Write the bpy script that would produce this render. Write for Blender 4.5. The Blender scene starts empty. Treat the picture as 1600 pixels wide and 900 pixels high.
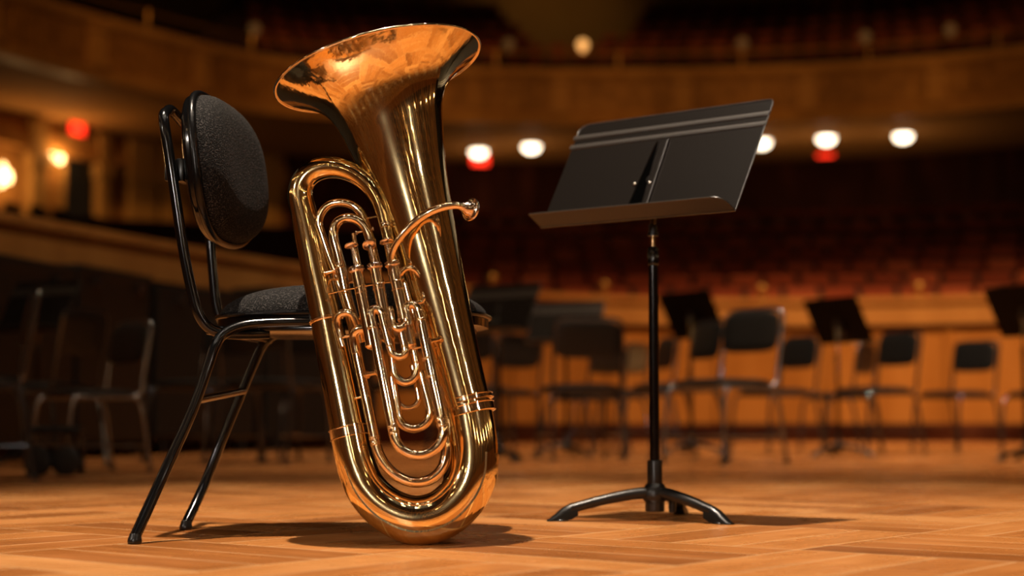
import bpy, bmesh, math, random
from mathutils import Vector, Matrix, Quaternion
random.seed(7)
C = bpy.context.scene.collection
SC = bpy.context.scene
PI = math.pi
# ------------------------------------------------------------------ camera
F, CAMH = 2500.0, 0.245
TH = math.atan(205.0 / F)
cT, sT = math.cos(TH), math.sin(TH)
CAM = Vector((0, 0, CAMH))
def ray(px, py):
    x, z = (px - 800) / F, (450 - py) / F
    return Vector((x, cT - sT * z, sT + cT * z))
def at(px, py, Y):                      # point at forward distance Y
    d = ray(px, py); return CAM + d * (Y / d.y)
def ground(px, py, z=0.0):
    d = ray(px, py); return CAM + d * ((z - CAMH) / d.z)
def on_plane(px, py, o, n):
    d = ray(px, py); return CAM + d * ((o - CAM).dot(n) / d.dot(n))
def depth(p):
    return p.y * cT + (p.z - CAMH) * sT
cam_d = bpy.data.cameras.new('camera'); cam = bpy.data.objects.new('camera', cam_d); C.objects.link(cam)
cam.location = CAM; cam.rotation_euler = (PI / 2 + TH, 0, 0)
cam_d.sensor_width = 36; cam_d.lens = F / 1600 * 36; cam_d.clip_end = 200
cam_d.dof.use_dof = True; cam_d.dof.focus_distance = 3.30; cam_d.dof.aperture_fstop = 1.75
SC.camera = cam
# ------------------------------------------------------------------ materials
def mat(name, col, rough=.5, metal=0.0, spec=.5, coat=0.0):
    m = bpy.data.materials.new(name); m.use_nodes = True
    b = m.node_tree.nodes['Principled BSDF']
    b.inputs['Base Color'].default_value = (*col, 1); b.inputs['Roughness'].default_value = rough
    b.inputs['Metallic'].default_value = metal; b.inputs['Specular IOR Level'].default_value = spec
    b.inputs['Coat Weight'].default_value = coat; b.inputs['Coat Roughness'].default_value = .08
    return m
def nd(m, t, **kw):
    n = m.node_tree.nodes.new(t)
    for k, v in kw.items(): setattr(n, k, v)
    return n
def lk(m, a, b): m.node_tree.links.new(a, b)
def bsdf(m): return m.node_tree.nodes['Principled BSDF']
def math_n(m, op, a, b=None, c=None):
    n = nd(m, 'ShaderNodeMath', operation=op)
    for i, v in enumerate((a, b, c)):
        if v is None: continue
        if isinstance(v, (int, float)): n.inputs[i].default_value = v
        else: lk(m, v, n.inputs[i])
    return n.outputs[0]
def bump(m, height, strength=.2, dist=.001):
    b = nd(m, 'ShaderNodeBump'); b.inputs['Strength'].default_value = strength; b.inputs['Distance'].default_value = dist
    lk(m, height, b.inputs['Height']); lk(m, b.outputs[0], bsdf(m).inputs['Normal'])
def noise(m, scale, detail=3, vec=None, rough=.5):
    n = nd(m, 'ShaderNodeTexNoise'); n.inputs['Scale'].default_value = scale; n.inputs['Detail'].default_value = detail; n.inputs['Roughness'].default_value = rough
    if vec is not None: lk(m, vec, n.inputs['Vector'])
    return n.outputs['Fac']
def ramp(m, fac, stops):
    r = nd(m, 'ShaderNodeValToRGB'); e = r.color_ramp.elements
    while len(e) > len(stops): e.remove(e[-1])
    while len(e) < len(stops): e.new(1)
    for i, (p, c) in enumerate(stops): e[i].position = p; e[i].color = (*c, 1)
    lk(m, fac, r.inputs[0]); return r.outputs[0]
def objvec(m): return nd(m, 'ShaderNodeTexCoord').outputs['Object']
def emis(name, col, s):
    m = bpy.data.materials.new(name); m.use_nodes = True; b = bsdf(m)
    b.inputs['Base Color'].default_value = tuple(c * .06 for c in col) + (1,); b.inputs['Emission Color'].default_value = (*col, 1); b.inputs['Emission Strength'].default_value = s
    return m

def brass_mat(name, col, r0, r1, ripple=.9):
    m = mat(name, col, .1, 1.0)
    v = objvec(m)
    n = noise(m, 18, 4, v)
    mr = nd(m, 'ShaderNodeMapRange'); lk(m, n, mr.inputs['Value']); mr.inputs['From Min'].default_value = .3; mr.inputs['From Max'].default_value = .7
    mr.inputs['To Min'].default_value = r0; mr.inputs['To Max'].default_value = r1
    lk(m, mr.outputs[0], bsdf(m).inputs['Roughness'])
    n2 = noise(m, 7, 2, v)
    lk(m, ramp(m, n2, [(.3, tuple(c * .93 for c in col)), (.7, col)]), bsdf(m).inputs['Base Color'])
    mp = nd(m, 'ShaderNodeMapping'); lk(m, v, mp.inputs['Vector']); mp.inputs['Rotation'].default_value = (math.radians(7), math.radians(13.5), 0); mp.inputs['Scale'].default_value = (1, 1, .03)
    drawn = noise(m, 75, 2, mp.outputs[0])
    bump(m, math_n(m, 'ADD', math_n(m, 'MULTIPLY', drawn, ripple), math_n(m, 'MULTIPLY', noise(m, 24, 2, v), .25)), .25, .0012)
    # lacquer bloom: a second, broader lobe over the mirror polish
    g = nd(m, 'ShaderNodeBsdfAnisotropic'); g.inputs['Roughness'].default_value = .20; g.inputs['Color'].default_value = (*col, 1)
    ms = nd(m, 'ShaderNodeMixShader'); ms.inputs[0].default_value = .10; lk(m, bsdf(m).outputs[0], ms.inputs[1]); lk(m, g.outputs[0], ms.inputs[2])
    lk(m, ms.outputs[0], m.node_tree.nodes['Material Output'].inputs['Surface'])
    return m
M = {}
M['brass'] = brass_mat('lacquered_brass', (.95, .74, .38), .04, .09)
M['brass_tube'] = brass_mat('rose_brass_tube', (.96, .76, .50), .05, .11)
M['nickel'] = brass_mat('nickel_silver', (.90, .74, .62), .08, .14, .2)
M['black_gloss'] = mat('black_enamel', (.003, .003, .0032), .14, 0, .5, .0)
M['black_satin'] = mat('black_powder_coat', (.007, .0064, .006), .32, 0, .5)
bump(M['black_satin'], noise(M['black_satin'], 900, 2, objvec(M['black_satin'])), .12, .0004)
M['black_plastic'] = mat('black_plastic', (.004, .004, .004), .3)
m = mat('desk_black_metal', (.0058, .0043, .0034), .36, 0, .06)
bump(m, noise(m, 1400, 2, objvec(m)), .1, .0003); M['desk'] = m
M['rib'] = mat('desk_edge_highlight', (.03, .025, .021), .32, 0, .9)  # lighter than the desk, paints highlights onto ribs and hems
M['shelf'] = mat('shelf_black_metal', (.011, .0085, .007), .36, 0, .5)  # lighter, glossier copy of the desk metal, stands in for floor bounce
M['slot_dark'] = mat('slot_shade', (.001, .001, .001), .9, 0, .0)  # near-black sheet colour paints in the shade inside the slot
M['steel'] = mat('bright_steel', (.75, .70, .64), .22, 1)
M['bronze'] = mat('bronze_tube', (.42, .27, .13), .2, 1)
m = mat('charcoal_fabric', (.03, .028, .027), .95, 0, .2)
bsdf(m).inputs['Sheen Weight'].default_value = .0; bsdf(m).inputs['Sheen Roughness'].default_value = .45
bsdf(m).inputs['Sheen Tint'].default_value = (.8, .72, .68, 1)
v = objvec(m); w = nd(m, 'ShaderNodeTexVoronoi'); w.inputs['Scale'].default_value = 330; lk(m, v, w.inputs['Vector'])
h = math_n(m, 'MULTIPLY', math_n(m, 'ADD', w.outputs['Distance'], noise(m, 190, 3, v)), .6)
lk(m, ramp(m, h, [(.42, (.002, .0019, .0018)), (.64, (.0085, .0078, .0074)), (.84, (.05, .046, .044))]), bsdf(m).inputs['Base Color'])
bump(m, h, .8, .0025); M['fabric'] = m
m = mat('black_leatherette', (.003, .003, .0032), .24, 0, .3)
bump(m, noise(m, 420, 3, objvec(m)), .35, .0008); M['leather'] = m
M['seat_black'] = mat('black_seat_pad', (.008, .009, .010), .42)
M['chair_frame'] = mat('dark_chair_tube', (.10, .10, .11), .13, .85)
M['chair_chrome'] = mat('grey_chair_tube', (.28, .29, .31), .25, .9)
M['seat_beige'] = mat('olive_seat_pad', (.16, .13, .07), .7)
M['case_black'] = mat('black_case', (.006, .006, .006), .5, 0, .3)
M['rubber'] = mat('black_rubber', (.01, .01, .01), .6)
# red plush seats, small differences seat to seat
m = mat('red_plush', (.20, .028, .012), .8, 0, .2)
oi = nd(m, 'ShaderNodeObjectInfo')
lk(m, ramp(m, oi.outputs['Random'], [(0, (.15, .022, .006)), (.6, (.22, .036, .010)), (1, (.30, .065, .022))]), bsdf(m).inputs['Base Color']); M['plush'] = m
M['seat_wood'] = mat('dark_seat_wood', (.09, .035, .014), .4)
M['seat_shadow'] = mat('seat_shade', (.012, .008, .006), .8)  # near-black, paints the shade between rows and the unlit side seats
# parquet stage floor
def floor_mat():
    m = mat('stage_parquet', (.4, .2, .08), .3, 0, .5)
    tc = nd(m, 'ShaderNodeTexCoord'); mp = nd(m, 'ShaderNodeMapping'); lk(m, tc.outputs['Object'], mp.inputs['Vector'])
    S = .56
    mp.inputs['Rotation'].default_value = (0, 0, -math.radians(52)); mp.inputs['Scale'].default_value = (1 / S, 1 / S, 1); mp.inputs['Location'].default_value = (.13, .41, 0)
    sp = nd(m, 'ShaderNodeSeparateXYZ'); lk(m, mp.outputs[0], sp.inputs[0])
    x, y = sp.outputs[0], sp.outputs[1]
    ix, iy = math_n(m, 'FLOOR', x), math_n(m, 'FLOOR', y)
    fx, fy = math_n(m, 'SUBTRACT', x, ix), math_n(m, 'SUBTRACT', y, iy)
    par = math_n(m, 'ABSOLUTE', math_n(m, 'MODULO', math_n(m, 'ADD', ix, iy), 2.0))
    inv = math_n(m, 'SUBTRACT', 1.0, par)
    a = math_n(m, 'ADD', math_n(m, 'MULTIPLY', fx, par), math_n(m, 'MULTIPLY', fy, inv))
    b = math_n(m, 'ADD', math_n(m, 'MULTIPLY', fy, par), math_n(m, 'MULTIPLY', fx, inv))
    a4 = math_n(m, 'MULTIPLY', a, 4.0); ip = math_n(m, 'FLOOR', a4); fa = math_n(m, 'SUBTRACT', a4, ip)
    cb = nd(m, 'ShaderNodeCombineXYZ'); lk(m, ix, cb.inputs[0]); lk(m, iy, cb.inputs[1]); lk(m, ip, cb.inputs[2])
    wn = nd(m, 'ShaderNodeTexWhiteNoise'); lk(m, cb.outputs[0], wn.inputs['Vector'])
    # grain, long along the plank
    gv = nd(m, 'ShaderNodeCombineXYZ')
    lk(m, math_n(m, 'ADD', math_n(m, 'MULTIPLY', a, 22.0), math_n(m, 'MULTIPLY', wn.outputs['Value'], 37.0)), gv.inputs[0])
    lk(m, math_n(m, 'MULTIPLY', b, 2.2), gv.inputs[1]); lk(m, math_n(m, 'ADD', ix, math_n(m, 'MULTIPLY', iy, 7.3)), gv.inputs[2])
    g = noise(m, 1.0, 6, gv.outputs[0], .65)
    gv2 = nd(m, 'ShaderNodeVectorMath', operation='MULTIPLY'); lk(m, gv.outputs[0], gv2.inputs[0]); gv2.inputs[1].default_value = (5, 2, 1)
    g2 = noise(m, 1.0, 4, gv2.outputs[0], .6)
    big = noise(m, 1.3, 3, tc.outputs['Object'])
    t = math_n(m, 'ADD', math_n(m, 'MULTIPLY', wn.outputs['Value'], .62), math_n(m, 'MULTIPLY', g, .75))
    t = math_n(m, 'ADD', t, math_n(m, 'MULTIPLY', g2, .22)); t = math_n(m, 'ADD', t, math_n(m, 'MULTIPLY', big, .25))
    t = math_n(m, 'SUBTRACT', t, .38)
    col = ramp(m, t, [(.05, (.15, .046, .010)), (.38, (.32, .112, .026)), (.66, (.45, .175, .046)), (1.0, (.60, .29, .10))])
    ea = math_n(m, 'MULTIPLY', math_n(m, 'MINIMUM', fa, math_n(m, 'SUBTRACT', 1.0, fa)), .25)
    eb = math_n(m, 'MINIMUM', b, math_n(m, 'SUBTRACT', 1.0, b))
    e = math_n(m, 'MINIMUM', ea, eb)
    seam = nd(m, 'ShaderNodeMapRange'); lk(m, e, seam.inputs['Value']); seam.inputs['From Min'].default_value = .002; seam.inputs['From Max'].default_value = .008
    mx = nd(m, 'ShaderNodeMix', data_type='RGBA'); lk(m, seam.outputs[0], mx.inputs['Factor'])
    mx.inputs['A'].default_value = (.58, .35, .165, 1); lk(m, col, mx.inputs['B']); lk(m, mx.outputs['Result'], bsdf(m).inputs['Base Color'])  # pale seam colour paints in plank bevels catching light
    rr = nd(m, 'ShaderNodeMapRange'); lk(m, noise(m, 4, 5, tc.outputs['Object']), rr.inputs['Value'])
    rr.inputs['From Min'].default_value = .3; rr.inputs['From Max'].default_value = .7
    rr.inputs['To Min'].default_value = .20; rr.inputs['To Max'].default_value = .36; lk(m, rr.outputs[0], bsdf(m).inputs['Roughness'])
    hh = math_n(m, 'ADD', math_n(m, 'MULTIPLY', seam.outputs[0], .6), math_n(m, 'ADD', math_n(m, 'MULTIPLY', g, .35), math_n(m, 'MULTIPLY', big, 1.2)))
    bump(m, hh, .25, .002)
    return m
M['floor'] = floor_mat()
def panel_mat(name, c0, c1, c2, freq, rough=.5, orn=0.0):
    """wood veneer read from the UV: u runs along the wall in metres, v is height in metres"""
    m = mat(name, c1, max(rough, .5), 0, .04)
    uv = nd(m, 'ShaderNodeTexCoord').outputs['UV']
    mp = nd(m, 'ShaderNodeMapping'); lk(m, uv, mp.inputs['Vector']); mp.inputs['Scale'].default_value = (freq, .35, 1)
    n = noise(m, 1.0, 4, mp.outputs[0], .6)
    if orn:
        mp2 = nd(m, 'ShaderNodeMapping'); lk(m, uv, mp2.inputs['Vector']); mp2.inputs['Scale'].default_value = (2.2, 2.2, 1)
        vo = nd(m, 'ShaderNodeTexVoronoi'); lk(m, mp2.outputs[0], vo.inputs['Vector']); vo.inputs['Scale'].default_value = 1.8
        n = math_n(m, 'ADD', math_n(m, 'MULTIPLY', n, 1 - orn), math_n(m, 'MULTIPLY', vo.outputs['Distance'], orn))
    lk(m, ramp(m, n, [(.25, c0), (.5, c1), (.75, c2)]), bsdf(m).inputs['Base Color'])
    return m
M['parapet'] = panel_mat('honey_wood_panels', (.20, .075, .014), (.30, .12, .024), (.38, .165, .04), 1.8, .45)
M['molding'] = panel_mat('pale_wood_molding', (.26, .115, .03), (.34, .16, .045), (.42, .21, .06), 2, .4)
M['balcony'] = panel_mat('ornate_balcony_wood', (.10, .042, .010), (.24, .105, .026), (.34, .16, .042), 2.2, .5, .45)
M['plaster'] = panel_mat('warm_plaster', (.24, .125, .035), (.30, .16, .048), (.34, .19, .06), .5, .7)
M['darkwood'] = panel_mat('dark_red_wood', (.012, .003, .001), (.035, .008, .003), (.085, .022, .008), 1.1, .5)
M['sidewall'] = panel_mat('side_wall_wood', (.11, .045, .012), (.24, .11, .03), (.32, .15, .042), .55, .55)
M['carpet'] = mat('dark_carpet', (.03, .008, .004), .95)
M['soffit'] = mat('warm_soffit', (.34, .17, .055), .8, 0, .03)
M['shell'] = panel_mat('stage_shell_wood', (.03, .014, .005), (.06, .028, .010), (.10, .05, .018), 1.6, .4)
M['gold'] = mat('brass_rail', (.48, .25, .07), .45, 1)
M['lamp_warm'] = emis('lamp_glow', (1, .80, .56), 6.5)
M['added_bulb'] = emis('added_shell_glow', (1, .70, .38), 26)
M['added_lens'] = emis('added_lantern_glow', (1, .86, .72), 38)
M['bulb'] = emis('sconce_glow', (1, .60, .22), 9)
M['exit_red'] = emis('exit_glow', (1, .025, .008), 3.2)
M['white_metal'] = mat('cream_metal', (.6, .5, .36), .4)
M['finial_dim'] = emis('rail_knob_glow', (.5, .22, .06), .16)
M['finial_bright'] = emis('rail_lamp_bright', (1, .45, .12), 1.5)
# ------------------------------------------------------------------ mesh helpers
def BM(): return bmesh.new()
def finish(bm, smooth=True, sharp=35):
    if smooth:
        for f in bm.faces: f.smooth = True
        lim = math.radians(sharp)
        for e in bm.edges:
            if len(e.link_faces) == 2 and e.calc_face_angle(0) > lim: e.smooth = False
def obj(name, bm, material, parent=None, label=None, smooth=True, local=False, sharp=35):
    """link bm as ONE object; vertices in world space unless local=True, then shifted to the parent's origin"""
    bmesh.ops.recalc_face_normals(bm, faces=bm.faces)
    finish(bm, smooth, sharp)
    root = parent
    off = Vector((0, 0, 0))
    while root is not None and not local: off += root.location; root = root.parent
    if not local:
        for v in bm.verts: v.co -= off
    me = bpy.data.meshes.new(name); bm.to_mesh(me); bm.free()
    if material: me.materials.append(material)
    o = bpy.data.objects.new(name, me); C.objects.link(o)
    if parent is not None: o.parent = parent
    if label: o['label'] = label
    return o
def tag(o, label, cat, group=None):
    o['label'] = label; o['category'] = cat
    if group: o['group'] = group
    return o
def thing(name, label, cat, loc=(0, 0, 0), rz=0, group=None):
    o = bpy.data.objects.new(name, None); C.objects.link(o); o.location = loc; o.rotation_euler = (0, 0, rz)
    o.empty_display_size = .1
    return tag(o, label, cat, group)
def struct(name, bm, m, parent=None, label=None, smooth=False):
    o = obj(name, bm, m, parent, label, smooth=smooth)
    if parent is None: o['kind'] = 'structure'
    return o
def copy_tree(o, parent=None):
    c = o.copy(); C.objects.link(c)
    if parent is not None: c.parent = parent
    for ch in KIDS(o): copy_tree(ch, c)
    return c
def KIDS(o): return [x for x in list(C.objects) if x.parent == o]
def box(bm, c, s, rz=0, bev=0.0, mtx=None):
    g = bmesh.ops.create_cube(bm, size=1.0); vs = g['verts']
    for v in vs: v.co = Vector((v.co.x * s[0], v.co.y * s[1], v.co.z * s[2]))
    if bev:
        es = list({e for v in vs for e in v.link_edges})
        r = bmesh.ops.bevel(bm, geom=es, offset=bev, segments=2, affect='EDGES', profile=.5)
        vs = list({v for f in r['faces'] for v in f.verts} | {v for v in vs if v.is_valid})
    R = mtx if mtx is not None else Matrix.Rotation(rz, 4, 'Z')
    for v in vs: v.co = (R @ v.co) + Vector(c)
    return vs
def frames(pts):
    n = len(pts); T = []
    for i in range(n):
        a = pts[max(i - 1, 0)]; b = pts[min(i + 1, n - 1)]
        t = (b - a); T.append(t.normalized() if t.length > 1e-9 else Vector((0, 0, 1)))
    up = Vector((0, -1, 0))
    if abs(T[0].dot(up)) > .9: up = Vector((1, 0, 0))
    N = [(up - T[0] * up.dot(T[0])).normalized()]
    for i in range(1, n):
        q = T[i - 1].rotation_difference(T[i]); v = q @ N[-1]
        N.append((v - T[i] * v.dot(T[i])).normalized())
    return T, N
def tube(bm, pts, rad, seg=20, cap=True):
    n = len(pts); rad = rad if isinstance(rad, (list, tuple)) else [rad] * n
    T, N = frames(pts); rings = []
    for p, r, t, nn in zip(pts, rad, T, N):
        b = t.cross(nn); rings.append([bm.verts.new(p + (nn * math.cos(2 * PI * k / seg) + b * math.sin(2 * PI * k / seg)) * r) for k in range(seg)])
    for i in range(n - 1):
        for k in range(seg):
            bm.faces.new((rings[i][k], rings[i][(k + 1) % seg], rings[i + 1][(k + 1) % seg], rings[i + 1][k]))
    if cap: bm.faces.new(rings[0]); bm.faces.new(list(reversed(rings[-1])))
    return rings
def catmull(pts, sub=8):
    """centripetal spline through tuples of any length (first three = position)"""
    P = [tuple(p) for p in pts]; out = []
    for i in range(len(P) - 1):
        p1, p2 = P[i], P[i + 1]
        p0 = P[i - 1] if i > 0 else tuple(2 * a - b for a, b in zip(p1, p2))
        p3 = P[i + 2] if i + 2 < len(P) else tuple(2 * b - a for a, b in zip(p1, p2))
        d = lambda a, b: max(math.sqrt(sum((a[k] - b[k]) ** 2 for k in range(min(3, len(a))))) ** .5, 1e-5)
        t0 = 0; t1 = t0 + d(p0, p1); t2 = t1 + d(p1, p2); t3 = t2 + d(p2, p3)
        L = lambda a, b, ta, tb, t: tuple(((tb - t) * u + (t - ta) * v) / (tb - ta) for u, v in zip(a, b))
        for k in range(sub):
            t = t1 + (t2 - t1) * k / sub
            A1, A2, A3 = L(p0, p1, t0, t1, t), L(p1, p2, t1, t2, t), L(p2, p3, t2, t3, t)
            B1, B2 = L(A1, A2, t0, t2, t), L(A2, A3, t1, t3, t)
            out.append(L(B1, B2, t1, t2, t))
    out.append(P[-1]); return out
def V3(t): return Vector(t[:3])
def lathe(bm, prof, origin, axis, seg=48, cap=True):
    """prof: (radius, distance along axis)"""
    a = Vector(axis).normalized(); u = a.orthogonal().normalized(); w = a.cross(u); o = Vector(origin); rings = []
    for r, z in prof:
        r = max(r, 1e-5)
        rings.append([bm.verts.new(o + a * z + (u * math.cos(2 * PI * k / seg) + w * math.sin(2 * PI * k / seg)) * r) for k in range(seg)])
    for i in range(len(rings) - 1):
        for k in range(seg):
            bm.faces.new((rings[i][k], rings[i][(k + 1) % seg], rings[i + 1][(k + 1) % seg], rings[i + 1][k]))
    if cap: bm.faces.new(rings[0]); bm.faces.new(list(reversed(rings[-1])))
def sweep(bm, path, prof, closed=True):
    """prof of (offset, z) carried along a plan path [(x,y)]; offset is to the left of the direction of travel. UV in metres"""
    uvl = bm.loops.layers.uv.verify(); n = len(path); P = [Vector((p[0], p[1])) for p in path]; acc = [0]
    for i in range(1, n): acc.append(acc[-1] + (P[i] - P[i - 1]).length)
    rows = []
    for i in range(n):
        t = (P[min(i + 1, n - 1)] - P[max(i - 1, 0)]).normalized(); nrm = Vector((-t.y, t.x))
        rows.append([bm.verts.new((P[i].x + nrm.x * o, P[i].y + nrm.y * o, z)) for o, z in prof])
    k = len(prof); vv = [0]
    for j in range(1, k): vv.append(vv[-1] + math.hypot(prof[j][0] - prof[j - 1][0], prof[j][1] - prof[j - 1][1]))
    for i in range(n - 1):
        for j in range(k if closed else k - 1):
            j2 = (j + 1) % k; f = bm.faces.new((rows[i][j], rows[i + 1][j], rows[i + 1][j2], rows[i][j2]))
            for l, (u, q) in zip(f.loops, ((acc[i], vv[j]), (acc[i + 1], vv[j]), (acc[i + 1], vv[j2] if j2 else vv[j] + .1), (acc[i], vv[j2] if j2 else vv[j] + .1))): l[uvl].uv = (u, q)
    if closed:
        bm.faces.new(rows[0]); bm.faces.new(list(reversed(rows[-1])))
def plan(pts, sub=8): return [(p[0], p[1]) for p in catmull([(x, y, 0) for x, y in pts], sub)]
def along(path, step, start=0.0):
    """points every step metres along a plan path with their tangent angle"""
    out = []; s = start; acc = 0
    for i in range(1, len(path)):
        a, b = Vector(path[i - 1]), Vector(path[i]); L = (b - a).length
        while s <= acc + L:
            q = a + (b - a) * ((s - acc) / L); out.append((q.x, q.y, math.atan2(b.y - a.y, b.x - a.x))); s += step
        acc += L
    return out
def y_at(path, x):
    for a, b in zip(path, path[1:]):
        if min(a[0], b[0]) <= x <= max(a[0], b[0]) and a[0] != b[0]: return a[1] + (b[1] - a[1]) * (x - a[0]) / (b[0] - a[0])
    return path[-1][1] if x > path[-1][0] else path[0][1]
def path_hit(path, px):
    """where the sight line through image column px crosses a plan path"""
    k = (px - 800) / F / cT
    for a, b in zip(path, path[1:]):
        fa, fb = a[0] - k * a[1], b[0] - k * b[1]
        if fa * fb <= 0 and a[1] > 0:
            t = fa / (fa - fb); return (a[0] + (b[0] - a[0]) * t, a[1] + (b[1] - a[1]) * t, math.atan2(b[1] - a[1], b[0] - a[0]))
# ================================================================== THE HALL
bm = BM(); uvl = bm.loops.layers.uv.verify()
box(bm, (0, 5, -.05), (40, 27, .1)); struct('floor', bm, M['floor'])
# plan curves of the auditorium
PAR = plan([(-6.4, 2.5), (-4.6, 6.6), (-3.3, 10.15), (-2.0, 13.3), (-.6, 15.7), (.67, 16.9), (2.5, 17.5), (5.2, 16.9), (7.8, 14.6), (9.6, 11)])
BAL = plan([(-15.5, 12), (-12.8, 21), (-9.7, 30), (-7.6, 33.5), (-5.3, 36), (-1, 37), (3, 37.2), (7, 36.7), (11.2, 35), (15, 31), (17.5, 25)])
WAL = plan([(-19, 14), (-15.2, 25), (-12.9, 31), (-11.3, 35), (-9.7, 38), (-6.5, 41), (-1, 42.5), (4, 42.6), (9, 42), (13, 40), (17.5, 36), (20.5, 28), (22, 18)])
# stage parapet: panelled wall, shadow gap and moulded cap
bm = BM(); sweep(bm, PAR, [(0, 0), (0, 1.20), (.10, 1.20), (.10, 0)]); par = struct('wall_front', bm, M['parapet'])
bm = BM(); sweep(bm, PAR, [(-.07, 1.26), (-.07, 1.44), (-.04, 1.47), (-.10, 1.50), (-.10, 1.56), (.16, 1.56), (.16, 1.26)]); obj('cap_molding', bm, M['molding'], par, smooth=False)
bm = BM(); sweep(bm, PAR, [(.03, 1.20), (.03, 1.26), (.09, 1.26), (.09, 1.20)]); obj('shadow_gap', bm, M['darkwood'], par, smooth=False)  # dark wood strip paints in the shade of the gap
bm = BM(); sweep(bm, PAR, [(-.05, 0), (-.05, .17), (-.03, .20), (0, .20), (0, 0)]); obj('skirting_board', bm, M['darkwood'], par, smooth=False)
bm = BM()
for x, y, a in along(PAR, 1.25, .4): box(bm, (x + math.sin(a) * .02, y - math.cos(a) * .02, .70), (.10, .05, .98), a)
obj('panel_stiles', bm, M['parapet'], par, smooth=False)
# knobs standing on the parapet cap
fin_bm = BM(); lathe(fin_bm, [(.05, 0), (.05, .02), (.022, .035), (.022, .06), (.055, .085), (.062, .115), (.05, .145), (.012, .165)], (0, 0, 0), (0, 0, 1), 20)
fin0 = None
for px, where in ((945, 'just left of the music stand pole'), (1190, 'between the two stands right of the pole'), (1436, 'right of the tilted empty stand'), (770, 'beside the tuba')):
    x, y, a = path_hit(PAR, px)
    if fin0 is None: fin0 = obj('parapet_knob', fin_bm, M['gold'], local=True); o = fin0
    else: o = fin0.copy(); C.objects.link(o)
    o.location = (x - math.sin(a) * .0, y, 1.56)
    tag(o, 'small round brass knob on the wooden parapet, ' + where, 'knob', 'knobs along the parapet cap')
# ------------------------------------------------------------ raked stalls
ROWY = [450, 430, 411, 391, 372, 351, 329]
rk = BM(); rows = []
for k, py in enumerate(ROWY):
    Y = 20 + 1.5 * k
    top = CAMH + (655 - py) / F * Y
    pts = plan([(-7.5 - .25 * k, Y - 3.2), (-4.5, Y - 1.4), (-1, Y - .2), (2.5, Y), (6, Y - .35), (10.5, Y - 1.6)], 6)
    rows.append((pts, top, Y))
    sweep(rk, pts, [(-.75, 0), (-.75, top - .52), (.80, top - .52), (.80, 0)])
struct('floor_raked_stalls', rk, M['carpet'])
def seat_mesh():
    b = BM()
    box(b, (0, .065, .425), (.41, .08, .16), 0, .03, Matrix.Rotation(-.14, 4, 'X'))
    dk = box(b, (0, .05, .20), (.36, .03, .34), 0, 0, Matrix.Rotation(-.14, 4, 'X'))
    for f in {f for v in dk for f in v.link_faces}: f.material_index = 1  # dark lower back paints in the shade between seat rows
    box(b, (0, -.20, .09), (.38, .36, .08), 0, .02)
    box(b, (-.20, -.12, .16), (.03, .36, .05), 0, .008); box(b, (.20, -.12, .16), (.03, .36, .05), 0, .008)
    box(b, (0, -.08, .0), (.30, .10, .12), 0)
    return b
seat0 = obj('theatre_armchair', seat_mesh(), M['plush'], local=True); seat0.data.materials.append(M['seat_shadow']); first = True
ROWN = ['front row behind the parapet', 'second row from the parapet', 'third row from the parapet', 'fourth row from the parapet', 'fifth row from the parapet', 'sixth row from the parapet', 'last row below the dark back wall']
for k, (pts, top, Y) in enumerate(rows):
    for x, y, a in along(pts, .47, .1 + .2 * (k % 2)):
        px = 800 + F * x / y
        if px < 700 or px > 1640: continue
        o = seat0 if first else seat0.copy()
        if not first: C.objects.link(o)
        first = False
        o.location = (x, y, top - .50); o.rotation_euler = (0, 0, a)
        tag(o, 'red plush theatre seat in the ' + ROWN[k], 'theatre seat', 'red seats in the ' + ROWN[k])
# side tier seats at the left, coloured as dark silhouettes over the parapet
side0 = None
bmS = BM(); sweep(bmS, [(-9.6, 19), (-8.0, 24.5), (-6.6, 29)], [(-1.0, 0), (-1.0, 2.9), (.8, 2.9), (.8, 0)]); struct('floor_side_tier', bmS, M['carpet'])
for px, ptop, w in ((22, 314, 'at the far left'), (62, 318, 'below the nearer wall lamp'), (98, 322, 'beside the dark doorway'), (150, 334, 'below the door frame'), (192, 342, 'next to the far column')):
    x, y, a = path_hit([(-9.6, 19), (-8.0, 24.5), (-6.6, 29)], px)
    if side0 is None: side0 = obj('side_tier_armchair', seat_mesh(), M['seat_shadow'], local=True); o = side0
    else: o = side0.copy(); C.objects.link(o)
    zt = CAMH + (655 - ptop) / F * y
    o.location = (x, y, 2.96); o.rotation_euler = (0, 0, a); o.scale = (1, 1, max(.4, (zt - 2.96) / .52))
    tag(o, 'side tier seat coloured as a dark silhouette ' + w, 'theatre seat', 'dark seats in the left side tier')
# ------------------------------------------------------------ balcony
ZL = 7.12                                                          # underside of the balcony
bm = BM(); sweep(bm, BAL, [(0, 7.35), (0, 8.28), (.2, 8.28), (.2, 7.35)]); bal = struct('wall_balcony_front', bm, M['balcony'])
bm = BM(); sweep(bm, BAL, [(-.16, ZL), (-.20, ZL + .12), (-.06, ZL + .22), (-.10, ZL + .30), (0, ZL + .34), (.25, ZL + .34), (.25, ZL)]); obj('lower_molding', bm, M['molding'], bal, smooth=False)
bm = BM(); sweep(bm, BAL, [(-.03, 8.20), (-.16, 8.30), (-.20, 8.46), (.30, 8.46), (.30, 8.20)]); obj('upper_molding', bm, M['molding'], bal, smooth=False)
st = along(BAL, 2.9, 1.1)
for x, y, a in st:
    b = BM(); n = Vector((math.sin(a), -math.cos(a)))
    box(b, (x + n.x * .05, y + n.y * .05, 7.82), (.42, .16, 1.0), a, .02); box(b, (x + n.x * .08, y + n.y * .08, 7.46), (.52, .24, .16), a, .02); box(b, (x + n.x * .08, y + n.y * .08, 8.18), (.50, .22, .10), a, .02)
    obj('pilaster', b, M['molding'], bal, smooth=False)
b = BM()
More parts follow.
